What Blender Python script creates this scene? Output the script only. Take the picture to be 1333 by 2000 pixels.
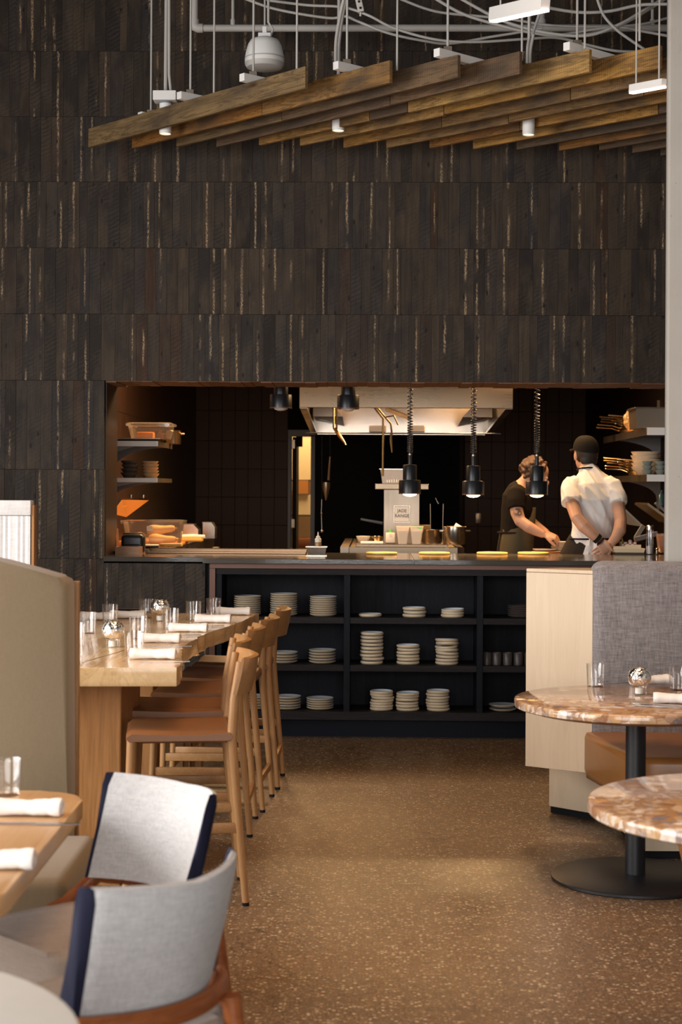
import bpy, bmesh, math, random
from mathutils import Vector, Matrix, noise
random.seed(7)
for o in list(bpy.data.objects): bpy.data.objects.remove(o)
S = bpy.context.scene
COL = S.collection
PI = math.pi

# ------------------------------------------------------------------ camera
F, CX, CY, H = 3200.0, 666.5, 955.0, 1.5
YAW, ROLL = math.radians(1.15), math.radians(0.31)
_r = Vector((math.cos(YAW), math.sin(YAW), 0)); _f = Vector((-math.sin(YAW), math.cos(YAW), 0)); _u = Vector((0, 0, 1))
C_R = _r*math.cos(ROLL) + _u*math.sin(ROLL); C_U = _u*math.cos(ROLL) - _r*math.sin(ROLL); C_F = _f
C_O = Vector((0, 0, H))
cd = bpy.data.cameras.new('camera'); cam = bpy.data.objects.new('camera', cd); COL.objects.link(cam)
cd.sensor_width = 36; cd.lens = 36*F/2000; cd.shift_y = (CY-1000)/2000; cd.clip_end = 100
m = Matrix.Identity(4)
for i in range(3):
    m[i][0] = C_R[i]; m[i][1] = C_U[i]; m[i][2] = -C_F[i]; m[i][3] = C_O[i]
cam.matrix_world = m
cd.dof.use_dof = True; cd.dof.focus_distance = 8.5; cd.dof.aperture_fstop = 5.0
S.camera = cam

def ray(px, py): return C_F + C_R*((px-CX)/F) + C_U*((CY-py)/F)
def P(px, py, d): return C_O + ray(px, py)*d                 # point at camera depth d
def on_y(px, py, y): r = ray(px, py); return C_O + r*(y/r.y)  # point on a plane parallel to the back wall
def on_z(px, py, z): r = ray(px, py); return C_O + r*((z-H)/r.z)  # point on a level surface

# ------------------------------------------------------------------ light
S.view_settings.view_transform = 'Standard'; S.view_settings.look = 'None'
S.view_settings.exposure = 0.1; S.view_settings.gamma = 1.0; S.view_settings.use_curve_mapping = False
W = bpy.data.worlds.new('world'); S.world = W; W.use_nodes = True
W.node_tree.nodes['Background'].inputs[0].default_value = (0.75, 0.87, 1.0, 1); W.node_tree.nodes['Background'].inputs[1].default_value = 1.0
def lamp(name, kind, loc, energy, color, rot=(0, 0, 0), **kw):
    l = bpy.data.lights.new(name, kind); l.energy = energy; l.color = color
    for k, v in kw.items(): setattr(l, k, v)
    o = bpy.data.objects.new(name, l); COL.objects.link(o); o.location = loc; o.rotation_euler = rot
    return o
def area(name, loc, size, sizey, energy, color, rot): return lamp(name, 'AREA', loc, energy, color, rot, shape='RECTANGLE', size=size, size_y=sizey)
DAY = (1.0, 0.965, 0.93)
area('daylight_rear_window', (-0.6, -2.9, 2.0), 6.4, 2.9, 185, DAY, (PI/2-.25, 0, 0)).data.spread = 2.3          # emits towards +y, just inside the rear window
area('daylight_left_window', (-4.9, 3.4, 2.0), 5.6, 2.9, 560, DAY, (PI/2-.45, 0, -PI/2))        # emits towards +x, inside the left windows
WARM = (1.0, 0.60, 0.28)
area('dining_ceiling_lamp', (0.2, 5.4, 5.0), 2.5, 3.0, 50, (1.0, 0.62, 0.34), (0, 0, 0)).data.spread = 1.5
area('kitchen_ceiling_lamp', (-0.2, 12.0, 2.96), 0.5, 0.8, 60, WARM, (0, 0, 0))
area('kitchen_ceiling_lamp', (1.25, 11.6, 2.96), 0.4, 1.2, 60, WARM, (0, 0, 0))
area('kitchen_ceiling_lamp', (-1.15, 11.9, 2.96), 0.3, 0.8, 75, WARM, (0, 0, 0))

# ------------------------------------------------------------------ mesh helpers
class MB:
    def __init__(s): s.bm = bmesh.new()
    def box(s, x0, x1, y0, y1, z0, z1, bev=0, seg=2):
        t = bmesh.new()
        vs = [t.verts.new(c) for c in ((x0,y0,z0),(x1,y0,z0),(x1,y1,z0),(x0,y1,z0),(x0,y0,z1),(x1,y0,z1),(x1,y1,z1),(x0,y1,z1))]
        for f in ((0,3,2,1),(4,5,6,7),(0,1,5,4),(1,2,6,5),(2,3,7,6),(3,0,4,7)): t.faces.new([vs[i] for i in f])
        if bev: bmesh.ops.bevel(t, geom=t.edges[:], offset=bev, segments=seg, affect='EDGES', profile=0.5)
        s.add(t); return s
    def add(s, t, M=None):
        me = bpy.data.meshes.new('t'); t.to_mesh(me); t.free()
        if M: me.transform(M)
        s.bm.from_mesh(me); bpy.data.meshes.remove(me)
    def addmb(s, o, M): s.add(o.bm, M); return s
    def rings(s, rings, cap0=True, cap1=True, closed=True):
        vv = [[s.bm.verts.new(p) for p in r] for r in rings]; n = len(vv[0])
        for a, b in zip(vv, vv[1:]):
            for i in range(n if closed else n-1):
                j = (i+1) % n
                s.bm.faces.new((a[i], a[j], b[j], b[i]))
        if cap0: s.bm.faces.new(vv[0][::-1])
        if cap1: s.bm.faces.new(vv[-1])
        return s
    def lathe(s, prof, c=(0, 0, 0), n=24, cap0=True, cap1=True):
        c = Vector(c)
        return s.rings([[c+Vector((r*math.cos(2*PI*i/n), r*math.sin(2*PI*i/n), z)) for i in range(n)] for r, z in prof], cap0, cap1)
    def tube(s, pts, rad, n=10, side=None, cap=True, flat=1.0):
        pts = [Vector(p) for p in pts]; R = rad if isinstance(rad, (list, tuple)) else [rad]*len(pts)
        rs = []; ref = side
        for i, p in enumerate(pts):
            t = (pts[min(i+1, len(pts)-1)]-pts[max(i-1, 0)]).normalized()
            if ref is None: ref = Vector((0, 0, 1)) if abs(t.z) < .9 else Vector((1, 0, 0))
            a = (Vector(ref)-t*t.dot(Vector(ref)))
            a = a.normalized() if a.length > 1e-6 else t.orthogonal().normalized()
            ref = a; b = t.cross(a)
            rr = R[i] if isinstance(R[i], (list, tuple)) else (R[i], R[i]*flat)
            rs.append([p + a*rr[0]*math.cos(2*PI*k/n) + b*rr[1]*math.sin(2*PI*k/n) for k in range(n)])
        return s.rings(rs, cap, cap)
    def beam(s, p0, p1, w, h, bev=0, up=(0, 0, 1)):
        p0, p1 = Vector(p0), Vector(p1); t = (p1-p0); L = t.length; t.normalize()
        up = Vector(up); b = up.cross(t)
        b = b.normalized() if b.length > 1e-5 else t.orthogonal().normalized()
        u = t.cross(b)
        M = Matrix((t, b, u)).transposed().to_4x4(); M.translation = p0
        q = MB().box(0, L, -w/2, w/2, -h/2, h/2, bev); s.addmb(q, M); return s
    def prism(s, poly, z0, z1, bev=0, seg=2):
        t = bmesh.new()
        a = [t.verts.new((x, y, z0)) for x, y in poly]; b = [t.verts.new((x, y, z1)) for x, y in poly]; n = len(poly)
        t.faces.new(a[::-1]); t.faces.new(b)
        for i in range(n): t.faces.new((a[i], a[(i+1) % n], b[(i+1) % n], b[i]))
        if bev:
            ed = [e for e in t.edges if abs(e.verts[0].co.z-e.verts[1].co.z) < 1e-6]
            bmesh.ops.bevel(t, geom=ed, offset=bev, segments=seg, affect='EDGES', profile=0.5)
        s.add(t); return s
    def sph(s, c, r, sc=(1, 1, 1), seg=16):
        t = bmesh.new(); bmesh.ops.create_uvsphere(t, u_segments=seg, v_segments=max(6, seg*2//3), radius=r)
        M = Matrix.Translation(Vector(c)) @ Matrix.Diagonal((sc[0], sc[1], sc[2], 1)); s.add(t, M); return s
    def xf(s, M): bmesh.ops.transform(s.bm, matrix=M, verts=s.bm.verts[:]); return s
    def mesh(s, name, mat, smooth=40):
        bmesh.ops.recalc_face_normals(s.bm, faces=s.bm.faces[:])
        if smooth:
            a = math.radians(smooth)
            for f in s.bm.faces: f.smooth = True
            for e in s.bm.edges:
                if len(e.link_faces) == 2 and e.calc_face_angle(0) > a: e.smooth = False
        me = bpy.data.meshes.new(name); s.bm.to_mesh(me); s.bm.free()
        if mat: me.materials.append(mat)
        return me
    def obj(s, name, mat, parent=None, smooth=40, **kw): return link(name, s.mesh(name, mat, smooth), parent, **kw)

def link(name, me, parent=None, loc=None, label=None, cat=None, group=None, kind=None, rot=None):
    o = bpy.data.objects.new(name, me); COL.objects.link(o)
    if parent: o.parent = parent
    if loc is not None: o.location = loc
    if rot is not None: o.rotation_euler = rot
    for k, v in (('label', label), ('category', cat), ('group', group), ('kind', kind)):
        if v: o[k] = v
    return o
def thing(name, label, cat, loc=(0, 0, 0), rz=0, group=None):
    return link(name, None, None, loc, label, cat, group, rot=(0, 0, rz))
def dup(root, loc, rz=None, label=None, group=None, scale=None):
    r = root.copy(); COL.objects.link(r); r.location = loc
    if rz is not None: r.rotation_euler = (0, 0, rz)
    if label: r['label'] = label
    if group: r['group'] = group
    for ch in list(root.children):
        c = ch.copy(); COL.objects.link(c); c.parent = r
        for g in list(ch.children):
            d = g.copy(); COL.objects.link(d); d.parent = c
    return r
ORD = ['', 'first', 'second', 'third', 'fourth', 'fifth', 'sixth', 'seventh', 'eighth', 'ninth', 'tenth', 'eleventh', 'twelfth', 'thirteenth']

# ------------------------------------------------------------------ materials
class NT:
    def __init__(s, name):
        s.m = bpy.data.materials.new(name); s.m.use_nodes = True; s.t = s.m.node_tree
        s.p = s.t.nodes['Principled BSDF']
    def n(s, typ, ins=None, **at):
        d = s.t.nodes.new('ShaderNode'+typ)
        for k, v in at.items(): setattr(d, k, v)
        for k, v in (ins or {}).items(): s.set(d, k, v)
        return d
    def set(s, d, k, v):
        i = d.inputs[k]
        if hasattr(v, 'is_output') or isinstance(v, bpy.types.NodeSocket): s.t.links.new(v, i)
        elif hasattr(v, 'outputs'): s.t.links.new(v.outputs[0], i)
        else: i.default_value = v
    def mathn(s, op, a, b=0.0, c=0.0, clamp=False):
        d = s.n('Math', operation=op, use_clamp=clamp); s.set(d, 0, a); s.set(d, 1, b)
        if op in ('MULTIPLY_ADD', 'SMOOTH_MIN', 'COMPARE'): s.set(d, 2, c)
        return d.outputs[0]
    def ramp(s, fac, stops, interp='LINEAR'):
        d = s.n('ValToRGB'); s.set(d, 0, fac); r = d.color_ramp; r.interpolation = interp
        while len(r.elements) < len(stops): r.elements.new(0.5)
        for e, (p, c) in zip(r.elements, stops):
            e.position = p; e.color = (c, c, c, 1) if isinstance(c, (int, float)) else (*c, 1)
        return d.outputs[0]
    def mix(s, fac, a, b, mode='MIX'):
        d = s.n('Mix', data_type='RGBA', blend_type=mode)
        for k, v in ((0, fac), (6, a), (7, b)):
            if isinstance(v, tuple) and len(v) == 3: v = (*v, 1)
            s.set(d, k, v)
        return d.outputs[2]
    def coord(s, kind='Object', scale=(1, 1, 1), rot=(0, 0, 0)):
        src = s.n('NewGeometry').outputs['Position'] if kind == 'World' else s.n('TexCoord').outputs[kind]
        mp = s.n('Mapping'); s.set(mp, 'Vector', src); mp.inputs['Scale'].default_value = scale; mp.inputs['Rotation'].default_value = rot
        return mp.outputs[0]
    def noise(s, vec, scale, detail=4, rough=.55, dist=0.0, out=0):
        return s.n('TexNoise', {'Vector': vec, 'Scale': scale, 'Detail': detail, 'Roughness': rough, 'Distortion': dist}).outputs[out]
    def bump(s, h, strength=.3, dist=.01):
        b = s.n('Bump', {'Height': h, 'Strength': strength, 'Distance': dist}); s.set(s.p, 'Normal', b); return b
    def b(s, **kw):
        names = {'base': 'Base Color', 'rough': 'Roughness', 'metal': 'Metallic', 'spec': 'Specular IOR Level', 'trans': 'Transmission Weight',
                 'ior': 'IOR', 'coat': 'Coat Weight', 'coatr': 'Coat Roughness', 'alpha': 'Alpha', 'emit': 'Emission Color', 'es': 'Emission Strength',
                 'sheen': 'Sheen Weight', 'sss': 'Subsurface Weight', 'aniso': 'Anisotropic'}
        for k, v in kw.items():
            if isinstance(v, tuple) and len(v) == 3: v = (*v, 1)
            s.set(s.p, names[k], v)
        return s.m
def plain(name, base, rough=.5, metal=0.0, var=.06, scale=30, **kw):
    t = NT(name); v = t.noise(t.coord(), scale, 3)
    c = t.mix(t.mathn('MULTIPLY', v, var*4), base, tuple(x*.72 for x in base))
    t.bump(v, .06, .004)
    return t.b(base=c, rough=rough, metal=metal, **kw)
def wood(name, c1, c2, c3=None, scale=1.0, axis=0, rough=.45, bump=.15, coat=0.0, kind='Object', contrast=1.0, spec=.4):
    t = NT(name); sc = [14*scale]*3; sc[axis] = 1.1*scale
    oi = t.n('ObjectInfo').outputs['Random']
    v = t.n('VectorMath', operation='ADD'); t.set(v, 0, t.coord(kind, tuple(sc)))
    cmb = t.n('CombineXYZ'); t.set(cmb, 0, t.mathn('MULTIPLY', oi, 37.0)); t.set(cmb, 1, t.mathn('MULTIPLY', oi, 17.0)); t.set(v, 1, cmb)
    g = t.noise(v.outputs[0], 1.0, 6, .6, 1.4)
    rings = t.mathn('FRACT', t.mathn('MULTIPLY', g, 7.0))
    tri = t.mathn('ABSOLUTE', t.mathn('SUBTRACT', rings, .5))
    fine = t.noise(v.outputs[0], 9.0, 3, .6)
    a = t.mathn('ADD', t.mathn('MULTIPLY', g, .55), t.mathn('MULTIPLY', tri, .5*contrast)); a = t.mathn('ADD', a, t.mathn('MULTIPLY', fine, .25))
    c = t.ramp(a, [(.25, c1), (.55, c2), (.85, c3 or c2)])
    t.bump(t.mathn('ADD', tri, fine), bump, .003)
    return t.b(base=c, rough=rough, coat=coat, spec=spec)
def steel(name, base=(.62, .58, .53), rough=.28, axis=2):
    t = NT(name); sc = [90, 90, 90]; sc[axis] = 2
    v = t.noise(t.coord('Object', tuple(sc)), 1.0, 3); bl = t.noise(t.coord(), 3.0, 3)
    r = t.mathn('ADD', t.mathn('MULTIPLY', v, .12), t.mathn('MULTIPLY_ADD', bl, .18, rough-.14))
    t.bump(v, .012, .002)
    return t.b(base=base, metal=1.0, rough=r)
def glow(name, col, strength):
    t = NT(name); return t.b(base=(.8, .8, .8), emit=col, es=strength)
def fabric(name, c1, c2, scale=260.0, rough=.9, bump=.35):
    t = NT(name); co = t.coord()
    a = t.noise(t.coord('Object', (scale*.12, scale*.12, scale)), 1.0, 2, .7); b_ = t.noise(t.coord('Object', (scale, scale, scale*.12)), 1.0, 2, .7)
    f = t.mathn('ADD', t.mathn('MULTIPLY', a, .5), t.mathn('MULTIPLY', b_, .5)); big = t.noise(co, 2.2, 3)
    c = t.mix(t.ramp(f, [(.35, 0.0), (.65, 1.0)]), c1, c2); c = t.mix(t.mathn('MULTIPLY', big, .25), c, tuple(x*.8 for x in c1))
    t.bump(f, bump, .002)
    return t.b(base=c, rough=rough, sheen=.15)
def clear(name, tint=(1, 1, 1), rough=0.0, ior=1.45):
    """thin-walled clear material: straight-through transmission plus a Fresnel mirror"""
    t = NT(name); lw = t.n('LayerWeight', {'Blend': .5}); fr = t.mathn('MULTIPLY_ADD', t.mathn('POWER', lw.outputs['Facing'], 3.0), .9, .06); tr = t.n('BsdfTransparent', {'Color': (*tint, 1)}); gl = t.n('BsdfGlossy', {'Color': (1, 1, 1, 1), 'Roughness': max(.015, rough)})
    mx = t.n('MixShader', {0: fr, 1: tr.outputs[0], 2: gl.outputs[0]})
    if rough > .05:
        df = t.n('BsdfDiffuse', {'Color': (.9*tint[0], .88*tint[1], .85*tint[2], 1)}); m2 = t.n('MixShader', {0: min(.5, rough*1.2), 1: mx.outputs[0], 2: df.outputs[0]}); mx = m2
    t.t.links.new(mx.outputs[0], t.t.nodes['Material Output'].inputs[0]); return t.m
def project(p):
    d = Vector(p)-C_O; w = d.dot(C_F); return CX+F*d.dot(C_R)/w, CY-F*d.dot(C_U)/w

# dark reclaimed plank cladding: per-plank seeds and a 0..1 coordinate across the plank come from the 'pk' attribute
def mat_cladding():
    t = NT('dark_reclaimed_wood'); at = t.n('Attribute', attribute_name='pk')
    sx = t.n('SeparateColor'); t.set(sx, 0, at.outputs['Color']); s1, s2, u = sx.outputs[0], sx.outputs[1], sx.outputs[2]
    pos = t.n('NewGeometry').outputs['Position']
    off = t.n('CombineXYZ'); t.set(off, 0, t.mathn('MULTIPLY', s1, 53.0)); t.set(off, 1, t.mathn('MULTIPLY', s2, 31.0)); t.set(off, 2, t.mathn('MULTIPLY', s1, 17.0))
    v = t.n('VectorMath', operation='ADD'); t.set(v, 0, pos); t.set(v, 1, off); v = v.outputs[0]
    def mp(sc, rot=(0, 0, 0)):
        q = t.n('Mapping'); t.set(q, 'Vector', v); q.inputs['Scale'].default_value = sc; q.inputs['Rotation'].default_value = rot; return q.outputs[0]
    grain = t.noise(mp((60, 60, 3)), 1.0, 5, .6, .6)
    blot = t.noise(mp((9, 9, 3.2)), 1.0, 5, .65); blot2 = t.noise(mp((5, 5, 4.0)), 1.3, 3)
    saw = t.n('TexWave', {'Vector': mp((1, 1, 1), (0, .5, 0)), 'Scale': 13.0, 'Distortion': 4.0, 'Detail': 3.0, 'Detail Scale': 1.5, 'Detail Roughness': .6}, wave_type='BANDS', bands_direction='Z').outputs[1]
    tone = t.ramp(s1, [(0, (.020, .013, .009)), (.2, (.036, .026, .019)), (.4, (.058, .039, .024)), (.58, (.029, .026, .027)), (.75, (.076, .051, .030)), (.9, (.042, .032, .027)), (1, (.056, .026, .012))])
    c = t.mix(t.ramp(grain, [(.3, 0.0), (.7, .75)]), tone, (.016, .012, .010))
    c = t.mix(t.ramp(blot, [(.48, 0.0), (.72, .75)]), c, (.076, .053, .034)); c = t.mix(t.ramp(blot2, [(.52, 0.0), (.75, .85)]), c, (.018, .014, .014))
    msaw = t.mathn('MULTIPLY', saw, t.ramp(t.noise(mp((6, 6, 5)), 1.0, 3), [(.42, 0.0), (.66, 1.0)]))
    c = t.mix(t.mathn('MULTIPLY', msaw, .30), c, (.082, .064, .050))
    # pale worn streaks along the middle of some boards
    u0 = t.mathn('MULTIPLY_ADD', s2, .5, .25)
    wob = t.mathn('MULTIPLY_ADD', t.noise(mp((1, 1, 7)), 1.0, 4), .26, -.13)
    dist = t.mathn('ABSOLUTE', t.mathn('SUBTRACT', t.mathn('ADD', u, wob), u0))
    band = t.ramp(dist, [(.03, 1.0), (.12, 0.0)])
    fl = t.ramp(t.noise(mp((330, 330, 85)), 1.0, 3, .7), [(.46, 0.0), (.56, 1.0)])
    lng = t.ramp(t.noise(mp((2, 2, 5)), 1.0, 2), [(.42, 0.0), (.58, 1.0)])
    on = t.mathn('GREATER_THAN', t.mathn('FRACT', t.mathn('MULTIPLY', s2, 7.3)), .60)
    st = t.mathn('MULTIPLY', t.mathn('MULTIPLY', band, fl), t.mathn('MULTIPLY', lng, on))
    c = t.mix(t.mathn('MULTIPLY', st, .9), c, (.52, .36, .21))
    # knots
    vo = t.n('TexVoronoi', {'Vector': mp((14, 14, 6)), 'Scale': 1.0}).outputs[0]
    c = t.mix(t.ramp(vo, [(.05, .85), (.14, 0.0)]), c, (.006, .004, .003))
    h = t.mathn('ADD', t.mathn('MULTIPLY', grain, .6), t.mathn('MULTIPLY', msaw, .6)); h = t.mathn('ADD', h, t.mathn('MULTIPLY', vo, .2))
    t.bump(h, .5, .006)
    return t.b(base=c, rough=.65, spec=.2)
def mat_floor():
    t = NT('ground_concrete_floor'); co = t.coord('World')
    v1 = t.n('TexVoronoi', {'Vector': co, 'Scale': 84.0, 'Randomness': 1.0}); v2 = t.n('TexVoronoi', {'Vector': co, 'Scale': 175.0})
    r1 = t.n('SeparateColor'); t.set(r1, 0, v1.outputs['Color']); r2 = t.n('SeparateColor'); t.set(r2, 0, v2.outputs['Color'])
    big = t.noise(co, .9, 4, .6); med = t.noise(co, 6.0, 4)
    base = t.mix(t.ramp(big, [(.35, 0.0), (.65, 1.0)]), (.112, .070, .041), (.172, .100, .052))
    base = t.mix(t.mathn('MULTIPLY', med, .35), base, (.060, .042, .030))
    stone = t.ramp(r1.outputs[0], [(0, (.080, .052, .034)), (.25, (.150, .078, .038)), (.45, (.205, .135, .080)), (.62, (.120, .086, .062)), (.78, (.31, .225, .140)), (.9, (.46, .37, .26)), (1, (.04, .027, .02))], 'CONSTANT')
    sel = t.mathn('GREATER_THAN', r1.outputs[1], .12)
    rim = t.ramp(v1.outputs['Distance'], [(.42, 1.0), (.56, 0.0)])
    c = t.mix(t.mathn('MULTIPLY', t.mathn('MULTIPLY', sel, rim), .95), base, stone)
    small = t.mathn('MULTIPLY', t.mathn('GREATER_THAN', r2.outputs[0], .72), t.ramp(v2.outputs['Distance'], [(.3, 1.0), (.42, 0.0)]))
    c = t.mix(t.mathn('MULTIPLY', small, .85), c, (.38, .28, .175))
    wv = t.n('VectorMath', operation='ADD'); t.set(wv, 0, co); t.set(wv, 1, t.n('TexNoise', {'Vector': co, 'Scale': 2.5, 'Detail': 5.0}).outputs['Color'])
    cr = t.n('TexVoronoi', {'Vector': wv.outputs[0], 'Scale': .42}, feature='DISTANCE_TO_EDGE').outputs[0]
    c = t.mix(t.ramp(cr, [(.0, .75), (.0022, 0.0)]), c, (.03, .02, .015))
    t.bump(t.mathn('ADD', med, t.mathn('MULTIPLY', v1.outputs['Distance'], .3)), .05, .004)
    return t.b(base=c, rough=t.mathn('MULTIPLY_ADD', med, .14, .30), spec=.5)
def mat_concrete():
    t = NT('raw_concrete'); co = t.coord('World'); a = t.noise(co, 2.2, 6, .6); b = t.noise(t.coord('World', (7, 7, 3)), 1.0, 5, .7)
    c = t.mix(a, (.30, .28, .25), (.42, .40, .37)); c = t.mix(t.ramp(b, [(.6, 0.0), (.75, .55)]), c, (.26, .235, .205))
    vo = t.n('TexVoronoi', {'Vector': co, 'Scale': 22.0}).outputs[0]
    c = t.mix(t.ramp(vo, [(.02, .8), (.06, 0.0)]), c, (.10, .09, .08)); t.bump(t.mathn('ADD', b, t.ramp(vo, [(.02, 0.0), (.07, 1.0)])), .25, .004)
    return t.b(base=c, rough=.75)
def mat_marble():
    t = NT('breccia_marble'); co = t.coord('Object')
    wv = t.n('VectorMath', operation='ADD'); t.set(wv, 0, co); nz = t.n('TexNoise', {'Vector': co, 'Scale': 9.0, 'Detail': 4.0})
    sc = t.n('VectorMath', operation='SCALE'); t.set(sc, 0, nz.outputs['Color']); sc.inputs['Scale'].default_value = .06; t.set(wv, 1, sc.outputs[0])
    v = t.n('TexVoronoi', {'Vector': wv.outputs[0], 'Scale': 26.0}); r = t.n('SeparateColor'); t.set(r, 0, v.outputs['Color'])
    v2 = t.n('TexVoronoi', {'Vector': wv.outputs[0], 'Scale': 60.0}); r2 = t.n('SeparateColor'); t.set(r2, 0, v2.outputs['Color'])
    c1 = t.ramp(r.outputs[0], [(0, (.33, .17, .075)), (.2, (.46, .27, .13)), (.4, (.24, .11, .06)), (.55, (.55, .37, .22)), (.68, (.15, .14, .17)), (.78, (.72, .62, .54)), (.88, (.40, .27, .20)), (1, (.26, .14, .08))], 'CONSTANT')
    c2 = t.ramp(r2.outputs[0], [(0, (.34, .20, .11)), (.35, (.50, .34, .20)), (.6, (.28, .17, .11)), (.8, (.60, .50, .42)), (1, (.22, .18, .17))], 'CONSTANT')
    c = t.mix(t.ramp(t.noise(co, 7.0, 3), [(.4, 0.0), (.6, 1.0)]), c1, c2); c = t.mix(.12, c, (.42, .25, .13))
    e = t.n('TexVoronoi', {'Vector': wv.outputs[0], 'Scale': 26.0}, feature='DISTANCE_TO_EDGE').outputs[0]
    c = t.mix(t.ramp(e, [(.01, .5), (.05, 0.0)]), c, (.25, .13, .07))
    return t.b(base=c, rough=.09, spec=.55)
def mat_tilewall():
    t = NT('tiled_side_wall'); co = t.coord('World', (1, 1, 1))
    sx = t.n('SeparateXYZ'); t.set(sx, 0, co); cm = t.n('CombineXYZ'); t.set(cm, 0, sx.outputs[1]); t.set(cm, 1, sx.outputs[2])
    br = t.n('TexBrick', {'Vector': cm.outputs[0], 'Color1': (.040, .020, .013, 1), 'Color2': (.034, .017, .011, 1), 'Mortar': (.012, .008, .006, 1), 'Scale': 1.0, 'Mortar Size': .003, 'Brick Width': .13, 'Row Height': .26}, offset=0.0)
    t.bump(br.outputs['Fac'], .3, -.003)
    return t.b(base=br.outputs['Color'], rough=.35)

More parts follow.
